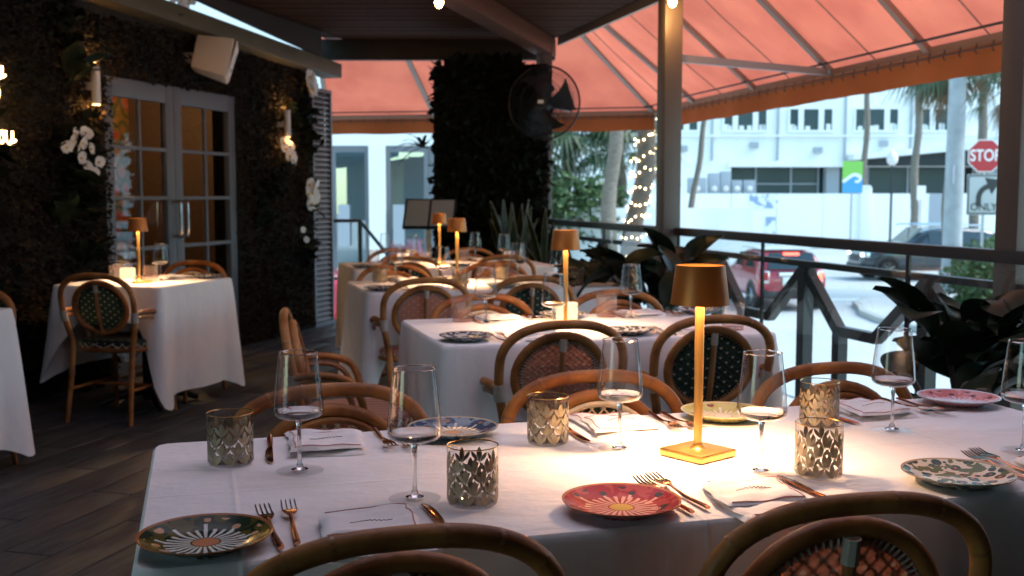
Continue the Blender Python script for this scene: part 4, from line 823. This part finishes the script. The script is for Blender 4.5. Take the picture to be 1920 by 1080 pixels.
def make_napkin(seed=1):
    rr=random.Random(seed); t=thing('napkin','napkin','napkin'); nx,ny=20,22
    def sheet(x0,x1,y0,y1,z0,th,ph,skew,par=None):
        def f(u,v):      # soft pillow with rounded folded edges and a few wrinkles
            e=min(u,1-u)*abs(x1-x0); g_=min(v,1-v)*abs(y1-y0); k=min(1,(min(e,g_)/.012))**.5
            wr=.0022*math.sin(u*6+v*4+ph)+.0016*math.sin(u*13-v*9+ph*2)+.001*math.sin(v*21+ph)
            x=x0+(x1-x0)*u+skew*(v-.5)+.003*math.sin(v*5+ph)+.0015*math.sin(v*14); y=y0+(y1-y0)*v+.004*math.sin(u*4+ph*1.7)+.0015*math.sin(u*15+ph)
            return (x,y,z0+(th+wr)*k)
        top=[f(i/nx,j/ny) for j in range(ny+1) for i in range(nx+1)]; bot=[(p[0],p[1],max(z0-.001,.0003)) for p in top]; n=(nx+1)*(ny+1)
        q=[(j*(nx+1)+i,j*(nx+1)+i+1,(j+1)*(nx+1)+i+1,(j+1)*(nx+1)+i) for j in range(ny) for i in range(nx)]
        ed=[i for i in range(nx+1)]+[j*(nx+1)+nx for j in range(1,ny+1)]+[ny*(nx+1)+i for i in range(nx-1,-1,-1)]+[j*(nx+1) for j in range(ny-1,0,-1)]
        mb=MB().add(top+bot,q+[tuple(n+k for k in a_[::-1]) for a_ in q]+[(ed[k],ed[(k+1)%len(ed)],n+ed[(k+1)%len(ed)],n+ed[k]) for k in range(len(ed))])
        return obj('fold',mb,'napkin',par or t),f
    a,fa=sheet(-.078,.076,-.108,.104,0,.007,.3+seed,.006); b,fb=sheet(-.074,.078,-.102,.05,.0065,.007,1.1+seed*2,-.008); c_,fc=sheet(-.076,.074,-.04,.1,.0125,.0075,2.2+seed,.01)
    def line(f,pts,par):
        L=[]
        for (u0,v0),(u1,v1) in zip(pts[:-1],pts[1:]): L+=[(u0+(u1-u0)*k/10,v0+(v1-v0)*k/10) for k in range(10)]
        obj('stitched_border',MB().tube([Vector(f(u,v))+Vector((0,0,.0006)) for u,v in L+[pts[-1]]],.0009,5),'red_thread',par)
    line(fc,[(.06,.04),(.94,.04),(.93,.95),(.06,.95)],c_); line(fb,[(.93,.5),(.94,.06),(.07,.06)],b)
    em=MB(); em.tube([Vector(fc(.28+.44*k/30,.45+.03*math.sin(k*1.9)*(1 if 4<k<26 else .2)))+Vector((0,0,.0006)) for k in range(31)],.0005,4); obj('embroidery',em,'black_thread',c_); return t
def plate_mat(name,rim,mid,ray,ctr,spot,edge,rays=26,floral=False):
    m=bpy.data.materials.new(name); m.use_nodes=True; n=m.node_tree.nodes; L=m.node_tree.links; b=n['Principled BSDF']; b.inputs['Roughness'].default_value=.2; b.inputs['Specular IOR Level'].default_value=.12
    tc=n.new('ShaderNodeTexCoord'); sp=n.new('ShaderNodeSeparateXYZ'); L.new(tc.outputs['Object'],sp.inputs[0])
    def mth(op,*a):
        k=n.new('ShaderNodeMath'); k.operation=op
        for i,x in enumerate(a):
            if isinstance(x,(int,float)): k.inputs[i].default_value=x
            else: L.new(x,k.inputs[i])
        return k.outputs[0]
    def mix(f,a,b_):
        k=n.new('ShaderNodeMix'); k.data_type='RGBA'
        for i,x in ((0,f),(6,a),(7,b_)):
            if isinstance(x,tuple): k.inputs[i].default_value=(*x,1)
            else: L.new(x,k.inputs[i])
        return k.outputs[2]
    x,y=sp.outputs[0],sp.outputs[1]; r=mth('DIVIDE',mth('SQRT',mth('ADD',mth('MULTIPLY',x,x),mth('MULTIPLY',y,y))),.097); an=mth('ARCTAN2',y,x)
    nz=n.new('ShaderNodeTexNoise'); nz.inputs['Scale'].default_value=45; nz.inputs['Detail'].default_value=5; L.new(tc.outputs['Object'],nz.inputs[0])
    vo=n.new('ShaderNodeTexVoronoi'); vo.inputs['Scale'].default_value=34 if not floral else 42; L.new(tc.outputs['Object'],vo.inputs[0])
    band=lambda lo,hi:mth('MULTIPLY',mth('GREATER_THAN',r,lo),mth('LESS_THAN',r,hi))
    col=mix(mth('GREATER_THAN',nz.outputs[0],.52),rim,mid)
    if floral:
        col=mix(mth('LESS_THAN',vo.outputs['Distance'],.42),mid,rim); col=mix(mth('MULTIPLY',mth('GREATER_THAN',nz.outputs[0],.56),mth('GREATER_THAN',vo.outputs['Distance'],.2)),col,spot); col=mix(mth('MULTIPLY',mth('LESS_THAN',vo.outputs['Distance'],.16),band(.2,.85)),col,ctr)
    else:
        rs=mth('SINE',mth('ADD',mth('MULTIPLY',an,rays),mth('MULTIPLY',nz.outputs[0],3))); f=mth('MULTIPLY',mth('GREATER_THAN',mth('SUBTRACT',rs,mth('MULTIPLY',r,1.9)),-.85),band(.0,.62)); col=mix(f,col,ray)
        f2=mth('MULTIPLY',mth('GREATER_THAN',mth('SINE',mth('MULTIPLY',an,9)),.93),band(.5,.76)); col=mix(f2,col,ray)
        f3=mth('MULTIPLY',mth('LESS_THAN',vo.outputs['Distance'],.3),band(.66,.9)); col=mix(f3,col,spot); col=mix(mth('LESS_THAN',r,.23),col,mid); col=mix(mth('LESS_THAN',r,.2),col,ctr)
    col=mix(mth('GREATER_THAN',r,.965),col,edge); L.new(col,b.inputs['Base Color']); M[name]=m
plate_mat('plate_green',(.012,.03,.014),(.08,.065,.01),(.62,.64,.6),(.5,.2,.1),(.55,.3,.16),(.35,.12,.04)); plate_mat('plate_red',(.32,.03,.04),(.42,.07,.07),(.72,.4,.33),(.65,.4,.1),(.06,.05,.05),(.5,.2,.1))
plate_mat('plate_blue',(.05,.08,.14),(.2,.28,.36),(.6,.6,.6),(.5,.3,.2),(.3,.16,.1),(.5,.42,.3)); plate_mat('plate_lime',(.45,.42,.12),(.5,.47,.2),(.75,.7,.6),(.75,.7,.62),(.25,.06,.05),(.7,.55,.3)); plate_mat('plate_pink',(.6,.2,.2),(.65,.33,.34),(.6,.62,.72),(.6,.62,.7),(.1,.08,.12),(.62,.7,.75))
plate_mat('plate_floral',(.03,.07,.07),(.6,.55,.48),(.6,.6,.6),(.5,.16,.1),(.1,.14,.08),(.4,.3,.2),floral=True); plate_mat('plate_leaf',(.05,.06,.07),(.5,.5,.5),(.6,.6,.6),(.2,.2,.22),(.06,.06,.07),(.3,.25,.2),floral=True)
pm_=MB().lathe([(.001,.007),(.045,.006),(.06,.0075),(.08,.014),(.0965,.021),(.098,.0215),(.0975,.0195),(.08,.0115),(.062,.0045),(.055,.0),(.05,.0),(.048,.0025),(.001,.003)],56).mesh('bread_plate')
def plate(x,y,m,lab,grp=None,rz=0):
    me=pm_.copy(); me.materials.clear(); me.materials.append(M[m]); o=obj('bread_plate',me,None,loc=(x,y,TZ),rot=(0,0,rz)); tag(o,lab,'plate',grp or 'patterned bread plates'); return o
GL=make_glass(); TU=make_tumbler(); TP=make_ribbed('glass_pink','pink_tumbler'); TF=make_ribbed('glass_frost','frosted_cup',.085,.043); FK=make_fork(); KN=make_knife(); NP=[make_napkin(1),make_napkin(4),make_napkin(7)]; NK=[0]
J=lambda a:R.uniform(-a,a)
def nextnap(): NK[0]+=1; return NP[NK[0]%3]
# patterned-tumbler table; (seat x, side, plate, plate name, items)
seats=[(.243,'f','plate_green','green daisy plate'),(.90,'f','plate_red','red daisy plate'),(1.55,'f','plate_floral','floral plate'),(.275,'b','plate_blue','blue plate'),(.918,'b','plate_lime','lime rimmed plate'),(1.56,'b','plate_pink','pink plate')]
for sx,side,pm,pn in seats:
    k=1 if side=='f' else -1; ym=lambda v:(1.555+v) if side=='f' else (2.37-v); rz=0 if side=='f' else PI
    plate(sx-k*.243,ym(.085 if side=='f' else .1),pm,'round '+pn+' with '+{'plate_green':'white rays and orange centre','plate_red':'pale rays and yellow centre','plate_floral':'dark leaves and red blooms','plate_blue':'pale rays and gilt edge','plate_lime':'white well and small motifs','plate_pink':'pale blue edge'}[pm]+' on '+T1,rz=J(3))
    place(GL,(sx+k*(.102 if pn!='floral plate' else .043),ym(.25 if side=='f' else .32),TZ),0,'clear stemmed wine glass set for the '+pn,'wine glasses on '+T1)
    if pn!='floral plate': place(TU,(sx+k*(.19 if side=='f' else .225),ym(.195 if side=='f' else .225),TZ),J(3),'tumbler with gold palmette print set for the '+pn,'gold patterned tumblers')
    fx=.035 if pn=='floral plate' else 0
    f1=(sx+fx-k*(.145 if side=='f' else .09),ym(.13 if side=='f' else .11)); f2=(sx+fx-k*(.112 if side=='f' else .125),ym(.145 if side=='f' else .12))
    place(FK,(*f1,TZ),rz+J(.08),'rose gold fork lying next to the '+pn if side=='f' else 'rose gold fork between the napkin and fork of the '+pn,'rose gold forks'); place(FK,(*f2,TZ),rz+J(.1),'rose gold fork between the napkin and fork of the '+pn if side=='f' else 'rose gold fork lying next to the '+pn,'rose gold forks')
    place(nextnap(),(sx-k*(.0 if side=='f' else -.03),ym(.06 if side=='f' else .112),TZ),rz+J(.06)+(0 if side=='f' else 0),'folded white napkin with red stitched border set for the '+pn,'folded napkins')
    place(KN,(sx+k*(.112 if side=='f' else .145),ym(.09 if side=='f' else .14),TZ),rz+J(.06),'rose gold table knife set for the '+pn,'rose gold knives')
# table lamps
def make_lamp():
    t=thing('table_lamp','lamp','table lamp'); obj('base',MB().box(0,0,.008,.108,.108,.016),'gold_brass',t,bevel=.004); obj('collar',MB().lathe([(.017,.016),(.011,.021),(.009,.026)],16),'gold_brass',t)
    obj('stem',MB().lathe([(.0085,.018),(.0095,.32),(.011,.345)],16),'gold_brass',t)
    obj('shade',MB().lathe([(.0565,.303),(.0575,.303),(.0575,.305),(.0485,.378),(.0475,.38),(.0465,.378),(.0555,.306),(.0565,.303)],40),'bronze_shade',t); obj('top_plate',MB().lathe([(.001,.372),(.047,.372),(.047,.37),(.001,.37)],32),'lit_tile',t)
    dif=obj('diffuser',MB().lathe([(.013,.339),(.045,.339),(.045,.342),(.013,.342)],32),'led',t)
    l=bpy.data.lights.new('lamp_light','AREA'); l.shape='DISK'; l.size=.085; l.energy=LAMP_W; l.color=(1,.64,.36); l.spread=math.radians(175); o=bpy.data.objects.new('lamp_light',l); C.objects.link(o); o.parent=t; o.location=(0,0,.336); return t
LAMP_W=1.85
LM=make_lamp()
for x,y,rz,lab in ((.945,1.955,.42,T1),(1.38,4.05,.2,T2),(1.45,6.22,.3,T3),(1.72,7.95,.1,T4),(-.34,6.77,.5,TL)): place(LM,(x,y,TZ),rz,'small brass table lamp with bronze shade lit on '+lab,'lit brass table lamps')
# pink-tumbler table
def setting(sx,side,y0,y1,tn0,tum,seed,who):
    tn=who+' of '+tn0
    k=1 if side=='f' else -1; ym=lambda v:(y0+v) if side=='f' else (y1-v); rz=0 if side=='f' else PI
    plate(sx-k*.27,ym(.12),'plate_leaf' if seed%2 else 'plate_floral','leaf patterned plate at '+tn,'bread plates on '+tn0,rz=seed)
    place(GL,(sx+k*.09,ym(.22),TZ),0,'stemmed wine glass at '+tn,'wine glasses on '+tn0)
    for dx,fk in ((.16,'outer'),(.125,'inner')): place(FK,(sx-k*dx,ym(.12),TZ),rz+J(.15),fk+' fork at '+tn,'forks on '+tn0)
    place(nextnap(),(sx-k*.0,ym(.11),TZ),rz+J(.15),'folded white napkin at '+tn,'napkins on '+tn0); place(KN,(sx+k*.11,ym(.1),TZ),rz+J(.1),'rose gold knife at '+tn,'knives on '+tn0)
    if tum: place(tum,(sx+k*.17,ym(.14),TZ),J(3),'pink ribbed tumbler at '+tn if tum is TP else ('gold printed tumbler at '+tn),'tumblers on '+tn0)
W1,W2,W3,W4='the pink woven chair','the dark green chair','the green lattice chair','the pink lattice chair'
setting(1.18,'f',3.645,4.475,T2,None,1,W1); setting(1.80,'f',3.645,4.475,T2,TP,3,W2)
setting(1.2,'b',3.645,4.475,T2,TP,2,W3); setting(1.83,'b',3.645,4.475,T2,TP,5,W4)
place(TF,(1.42,4.15,TZ),0,'frosted white candle cup beside the lamp on '+T2,'frosted cups')
setting(1.22,'f',5.755,6.575,T3,TU,3,W1); setting(1.9,'f',5.755,6.575,T3,TU,1,W2); setting(1.2,'b',5.755,6.575,T3,TU,7,W3); setting(1.95,'b',5.755,6.575,T3,TU,9,W4)
setting(1.4,'f',7.63,8.43,T4,TP,3,'the turned green chair'); setting(2.1,'f',7.63,8.43,T4,TP,1,'the turned pink chair'); setting(1.45,'b',7.63,8.43,T4,TP,7,W4); setting(2.15,'b',7.63,8.43,T4,TP,9,W3)
place(TF,(1.45,7.98,TZ),0,'frosted white candle cup beside the lamp on '+T4,'frosted cups'); place(TF,(2.3,8.1,TZ),0,'frosted white candle cup near the snake plant on '+T4,'frosted cups')
def uv(s,v): p=Vector((-.31,6.93,0))+WU*s-WN*v; return (p.x,p.y,TZ)
place(GL,uv(-.03,.14),0,'wine glass on the moss wall side of '+TL,'wine glasses on '+TL); place(GL,uv(.02,-.09),0,'wine glass on the aisle side of '+TL,'wine glasses on '+TL)
place(TP,uv(-.1,.13),0,'pink tumbler on the moss wall side of '+TL,'tumblers on '+TL); place(TP,uv(-.1,-.1),0,'pink tumbler on the aisle side of '+TL,'tumblers on '+TL)
place(TF,uv(-.12,.04),0,'frosted white candle cup beside the lamp on '+TL,'frosted cups'); place(nextnap(),uv(-.28,.02),pw,'folded white napkin before the oval chair on '+TL,'napkins on '+TL); place(nextnap(),uv(.24,-.05),pw+PI,'folded white napkin on the door side of '+TL,'napkins on '+TL)
place(FK,uv(.24,-.2),pw+PI,'rose gold fork on '+TL,'forks on '+TL); plate(*uv(.28,-.25)[:2],'plate_leaf','dark leaf patterned plate on '+TL)
# ---------------------------------------------------------------- green wall, fan, menu stand, plants
gw2=thing('green_wall','tall black planted wall panel dense with dark foliage','plant wall',(2.7,10.1,0),-.45)
obj('panel',MB().box(0,0,1.28,1.1,.16,2.4),'moss_soil',gw2,smooth=False)
def gfn(R): return (R.uniform(-.55,.55),-.08-abs(R.gauss(0,.02)),R.uniform(.05,2.48)),(0,-1,0)
obj('foliage',leaf_scatter(5200,gfn,.085,R),'ivy_dark',gw2,kind='stuff',smooth=False)
def tfn(R): return (R.uniform(-.45,.2),R.uniform(-.07,.07),2.46),(0,-.2,1)
obj('top_foliage',leaf_scatter(260,tfn,.13,R),'ivy_dark',gw2,kind='stuff',smooth=False)
def strap_plant(name,lab,loc,n,L,wd,m,droop,cat='plant',pot=True,el=(.5,1.4),edge=None,rad=0):
    t=thing(name,lab,cat,loc)
    for k in range(n):
        az=R.uniform(0,2*PI); e=R.uniform(*el); l=L*R.uniform(.65,1.1); d=Vector((math.cos(az)*math.cos(e),math.sin(az)*math.cos(e),math.sin(e))); sd2=Vector((-math.sin(az),math.cos(az),0)); o=Vector((math.cos(az),math.sin(az),0))*rad*R.random()
        vs=[];tw=R.uniform(-.6,.6)
        for i in range(7):
            f=i/6; p=o+d*l*f-Vector((0,0,droop*l*f*f)); w_=wd*(.6+1.1*f-1.65*f**2.4); s2=(sd2*math.cos(tw*f)+d.cross(sd2)*math.sin(tw*f)); vs+=[p-s2*max(w_,.001),p+Vector((0,0,-.004)),p+s2*max(w_,.001)]
        mb=MB().add(vs,[(3*i+r,3*i+r+1,3*i+r+4,3*i+r+3) for i in range(6) for r in range(2)]); lf=obj('leaf',mb,m,t)
        if edge:
            for q in (0,2): obj('leaf_edge',MB().tube([vs[3*i+q] for i in range(7)],.0035,4),edge,lf)
    if pot: obj('pot',MB().lathe([(.001,-loc[2]+.0),(.13,-loc[2]),(.17,-.1),(.18,-.02),(.165,-.02),(.16,-.05),(.001,-.05)],20),'black_steel',t)
    return t
strap_plant('snake_plant','tall snake plant with yellow edged sword leaves before the green wall',(2.62,9.1,.62),12,.66,.042,'snake_leaf',.06,el=(1.05,1.5),edge='snake_edge',rad=.12)
strap_plant('snake_plant','smaller snake plant leaning towards the railing beside the green wall',(2.86,9.0,.62),9,.6,.03,'snake_leaf',.1,el=(.9,1.35),edge='snake_edge',rad=.08)
strap_plant('spiky_plant','dark spiky leaved plant growing out of the green wall edge',(2.08,10.36,1.72),18,.3,.02,'ivy_dark',.5,pot=False,el=(-.2,1.2))
# fan
fn_=thing('wall_fan','round black caged fan fixed to the post by the green wall','fan',(3.04,9.55,2.1),-.55)
cg=MB(); RF=.33
for k in range(80):
    a=2*PI*k/80; cg.tube([(RF*q*math.cos(a),-.1+.1*q*q*q,RF*q*math.sin(a)) for q in(.15,.4,.7,.9,1)],.0022,4); cg.tube([(RF*q*math.cos(a),.12-.12*q*q*q,RF*q*math.sin(a)) for q in(.15,.5,.8,1)],.0022,4)
for q in(.3,.6,.85): cg.tube([(RF*q*math.cos(a),-.1+.1*q**3,RF*q*math.sin(a)) for a in [2*PI*k/40 for k in range(40)]],.0022,4,closed=True)
obj('cage',cg,'black_steel',fn_); obj('rim',MB().tube([(RF*math.cos(a),0,RF*math.sin(a)) for a in [2*PI*k/48 for k in range(48)]],.009,8,closed=True),'black_steel',fn_)
hb=obj('hub',MB().lathe([(.001,-.12),(.055,-.115),(.06,-.06),(.06,.14),(.05,.2),(.001,.2)],20).xf(Matrix.Rotation(-PI/2,4,'X')),'black_steel',fn_); obj('badge',MB().box(0,-.124,0,.05,.008,.03),'sign_white',hb)
for k in range(4):
    a0=k*2*PI/4; vs=[]
    for i in range(5):
        f=i/4; r_=.06+.24*f; a=a0+.25*f; vs+=[(r_*math.cos(a-.4-.1*f),.035,r_*math.sin(a-.4-.1*f)),(r_*math.cos(a+.45+.1*f),-.035,r_*math.sin(a+.45+.1*f))]
    obj('blade',MB().add(vs,[(2*i,2*i+1,2*i+3,2*i+2) for i in range(4)]),'black_steel',fn_)
obj('bracket',MB().bar((0,.2,0),(.14,.45,-.02),.05,.06),'black_steel',fn_)
# menu stand
ms=thing('menu_stand','black menu stand with an angled double panel board','stand',(1.98,9.55,0),.15); obj('base',MB().lathe([(.001,0),(.2,0),(.2,.015),(.001,.02)],24),'black_steel',ms); obj('pole',MB().bar((0,0,.01),(0,.05,1.08),.045,.03),'rattan_dark',ms)
mt_=Matrix.Translation((0,.0,1.1))@Matrix.Rotation(math.radians(-28),4,'Z')@Matrix.Rotation(math.radians(48),4,'X')
obj('board',MB().box(0,0,0,.46,.34,.02).xf(mt_),'black_steel',ms); mat('menu_paper',(.28,.28,.28),.5)
for x in(-.11,.11): obj('menu_page',MB().box(x,0,.0125,.2,.3,.004).xf(mt_),'menu_paper',ms)
# stair handrail at the back
sr=thing('stair_handrail','black steel handrail leading down the steps at the back','railing',(1.62,11.4,0)); obj('post',MB().tube([(0,0,-.6),(0,0,1.0)],.025,8),'black_steel',sr); obj('rail',MB().tube([(-.35,.0,1.0),(0,0,1.0),(.33,.2,.62),(.6,.5,.1)],.02,8),'black_steel',sr); obj('lower_rail',MB().tube([(-.35,0,.4),(0,0,.4),(.6,.5,-.5)],.016,8),'black_steel',sr)
# rubber plants
lf_me=None
def rubber(lab,loc,n,spread,height,ls,seed,el=(-.6,1.1),pot=True):
    global lf_me
    rr=random.Random(seed); t=thing('rubber_plant',lab,'plant',loc,0,'dark rubber plants by the railing')
    if lf_me is None:
        mb=MB(); nx=10; vs=[]
        for i in range(nx+1):
            f=i/nx; w_=.36*math.sin(PI*min(1,f*.94+.03))**.8*(1-.25*f)
            if i==nx: w_=.004
            for s_ in(-1,-.5,0,.5,1): vs.append((f,s_*w_,.12*(1-abs(s_))*-1*.6+.1*math.sin(f*PI)-.16*f*f))
        mb.add(vs,[(5*i+r,5*i+r+1,5*i+r+6,5*i+r+5) for i in range(nx) for r in range(4)]); mb.tube([(-.2,0,0),(0,0,0),(.5,0,.035)],.012,5); lf_me=mb.mesh('leaf')
    stems=MB()
    for q in range(3):
        a=q*2.1+seed; tip=Vector((math.cos(a)*spread*.45,math.sin(a)*spread*.45,height*rr.uniform(.8,1.05))); stems.tube(smooth_path([(0,0,-.25),tip*.5+Vector((0,0,.05)),tip],5),.011,6)
        for k in range(n//3):
            f=.15+.85*(k+rr.random())/(n//3); p=tip*f; az=rr.uniform(0,2*PI); e=rr.uniform(*el); l=ls*rr.uniform(.75,1.2)
            o=obj('leaf',lf_me,'leaf_rubber',t,loc=tuple(p),rot=(rr.uniform(-.6,.6),-e,az)); o.scale=(l,l,l)
    obj('stem',stems,'bark_dark',t)
    if pot: obj('planter',MB().lathe([(.001,-loc[2]),(.14,-loc[2]),(.19,-.28),(.2,-.2),(.18,-.2),(.17,-.24),(.001,-.24)],24),'black_steel',t)
    return t
rubber('dark rubber plant with broad drooping leaves beside the post end of the railing',(2.62,3.25,.56),27,.42,.36,.25,3,el=(-.3,1.25))
rubber('low dark rubber plant behind the pink plate by the railing',(2.35,3.0,.44),15,.4,.24,.23,11)
rubber('large dark rubber plant between the pink-tumbler table and the railing',(2.5,5.75,.6),39,.7,.34,.25,5)
rubber('dark rubber plant left of the bulb post',(2.3,6.1,.6),27,.6,.28,.24,8)
# ---------------------------------------------------------------- wall things: speaker, sconces, neon, orchids
sp_=thing('wall_speaker','white box loudspeaker tilted down above the french doors','speaker',LW(-.56,.16,2.28),PHI+.5); sp_.scale=(1.22,1.1,.92)
cs=MB().add([(-.14,-.12,.19),(.14,-.12,.19),(.14,-.14,-.13),(-.14,-.14,-.13),(-.08,.13,.17),(.08,.13,.17),(.08,.11,-.1),(-.08,.11,-.1)],[(0,1,2,3),(7,6,5,4),(0,4,5,1),(1,5,6,2),(2,6,7,3),(3,7,4,0)]); obj('cabinet',cs,'white_plastic',sp_,rot=(.25,.12,0),bevel=.012); g_=obj('front_grille',MB().box(0,-.142,.03,.25,.008,.29),'grille',sp_,rot=(.25,.12,0),bevel=.003); obj('bracket',MB().box(0,.16,.02,.06,.1,.08),'white_plastic',sp_); obj('badge',MB().box(.0,-.148,-.04,.025,.004,.03),'sign_black',g_)
for s,z,lab in ((-1.885,1.97,'white cylinder wall sconce glowing beside the french doors'),(.77,1.89,'white cylinder wall sconce glowing near the louvred shutter')):
    t=thing('wall_sconce',lab,'sconce',LW(s,.11,z),PHI,'wall sconces'); obj('cylinder',MB().lathe([(.024,-.12),(.028,-.12),(.028,.12),(.024,.12)],20),'white_plastic',t); obj('mount',MB().box(0,.06,0,.03,.1,.05),'white_plastic',t)
    for q in(-1,1): obj('lens',MB().lathe([(.001,q*.1),(.023,q*.1)],16),'led',t); plight('sconce_light',t,(0,.01,q*.135),.5,(1,.5,.15),.015)
def neon_stroke(t,pts): obj('neon_tube',MB().tube(smooth_path(pts,5),.0065,7),'neon',t)
ne=thing('neon_sign','glowing warm neon script sign on the moss wall','sign',LW(-2.68,.07,1.8),PHI)
for x0,z0,kind in ((-.03,.17,'u'),(-.14,.17,'l'),(-.06,-.02,'l'),(-.03,-.2,'o'),(.035,-.2,'u'),(-.13,-.2,'o')):
    if kind=='u': neon_stroke(ne,[(x0-.03,0,z0+.04),(x0-.028,0,z0-.02),(x0,0,z0-.035),(x0+.022,0,z0),(x0+.024,0,z0+.04),(x0+.026,0,z0-.02),(x0+.05,0,z0-.01)])
    if kind=='l': neon_stroke(ne,[(x0-.03,0,z0-.02),(x0+.02,0,z0+.06),(x0+.01,0,z0+.11),(x0-.01,0,z0+.05),(x0,0,z0-.03),(x0+.03,0,z0-.02)])
    if kind=='o': neon_stroke(ne,[(x0,0,z0+.035),(x0-.025,0,z0),(x0,0,z0-.03),(x0+.025,0,z0),(x0,0,z0+.035),(x0+.03,0,z0+.025)])
plight('neon_light',ne,(0,-.08,0),.2,(1,.55,.2),.12)
# orchids
pe=MB(); vs=[]
for i in range(6):
    f=i/5; w_=.5*math.sin(PI*(f*.85+.1))**.9
    for s_ in(-1,0,1): vs.append((f,s_*w_,.12*f*f+.05*abs(s_)))
pe.add(vs,[(3*i+r,3*i+r+1,3*i+r+4,3*i+r+3) for i in range(5) for r in range(2)]); pe_me=pe.mesh('petal'); lip_me=MB().ball((0,0,.1),.16,8).mesh('lip')
def orchid(lab,s,z,pts,fs,leaves=2):
    t=thing('orchid_spray',lab,'orchid',LW(s,.06,z),PHI,'white orchids on the moss wall'); obj('stem',MB().tube(smooth_path([(0,.03,-.1)]+[(p[0]*.9,-.02,p[1]+.01) for p in pts],4),.003,5),'stem_green',t)
    for (x,zz) in pts:
        f=thing_part('flower',t,(x,-.06+J(.015),zz),(PI/2+J(.35),J(.5),J(.5)))
        for k in range(5):
            o=obj('petal',pe_me,'petal',f,rot=(0,-.12,PI/2+k*2*PI/5)); q=fs*(.58 if k in(1,4) else .46); o.scale=(q,q*(1.3 if k in(1,4) else .7),q)
        o=obj('lip',lip_me,'orchid_lip',f); o.scale=(fs*.6,)*3
    for k in range(leaves):
        o=obj('leaf',lf_me,'leaf_green',t,loc=(J(.03),-.02,-.12),rot=(J(.5),.5*(k%2)-.2,-PI/2+(k-.5)*1.5)); o.scale=(.2,.2,.2)
def thing_part(name,parent,loc,rot):
    o=obj(name,MB().ball((0,0,0),.006,6),'petal',parent,loc=loc,rot=rot); return o
orchid('white orchid spray with many blooms left of the french doors under the sconce',-2.09,1.53,[(-.09,.07),(-.045,.12),(-.02,.045),(.03,.065),(.07,.13),(.03,-.03),(.08,-.08),(.12,.03),(.14,-.12),(.19,-.05),(-.13,.03)],.092)
orchid('white orchid bloom pair at the top near the louvred shutter',1.2,2.27,[(-.04,.06),(-.05,-.01),(.05,.03),(.06,-.04),(-.02,-.05)],.17,0); orchid('white orchid spray lit by the sconce near the shutter',.76,1.64,[(-.03,.03),(.02,-.03),(.05,-.07),(-.09,.08),(.01,.05)],.12,1)
orchid('white orchid blooms low beside the louvred shutter',1.2,1.27,[(-.03,.09),(.05,.07),(-.05,-.0),(.06,-.03),(-.01,-.09),(.03,.01)],.15,2); orchid('white orchid spray at the top of the wall above the doors',-.9,2.66,[(-.05,.03),(.02,.02),(.06,-.03),(.1,.03),(.0,-.05)],.11,1)
orchid('small pale orchid bloom low between the door and the shutter',.98,.9,[(0,.05),(.1,-.04)],.07,2)
def bigleaf(s,z,n,ls,lab):
    t=thing('leafy_plant',lab,'plant',LW(s,.05,z),PHI,'leafy plants on the moss wall'); obj('root',MB().tube([(0,.03,-.03),(0,-.02,.02)],.012,6),'stem_green',t)
    for k in range(n): o=obj('leaf',lf_me,'leaf_green',t,loc=(0,-.02,0),rot=(J(.4),-1.3+abs(J(.9)),-PI/2+J(1.3))); o.scale=(ls*R.uniform(.7,1.1),)*3
bigleaf(-2.22,1.1,6,.26,'green broad leaved plant on the moss wall below the orchid spray'); bigleaf(-1.98,.84,7,.22,'light green leafy plant low on the moss wall'); bigleaf(-2.05,2.0,5,.26,'dark leaf cluster behind the sconce by the neon sign'); bigleaf(.35,1.0,5,.2,'small leaf cluster between the doors and the shutter')
# ---------------------------------------------------------------- string bulbs
for x,y,z,lab in ((1.51,6.95,2.5,'glowing warm bulb hanging below the plank ceiling'),(2.93,6.52,2.5,'glowing warm bulb hanging beside the square post')):
    t=thing('hanging_bulb',lab,'light bulb',(x,y,z),0,'hanging bulbs'); obj('cord',MB().tube([(0,0,.06),(0,0,.27)],.004,6),'black_steel',t); obj('socket',MB().lathe([(.001,.075),(.014,.07),(.016,.03),(.012,.028)],12),'black_steel',t); obj('bulb',MB().lathe([(.001,-.045),(.018,-.035),(.028,-.012),(.026,.008),(.014,.03),(.001,.032)],16),'bulb_warm',t); plight('bulb_light',t,(0,0,-.06),2.6,(1,.52,.18),.03)
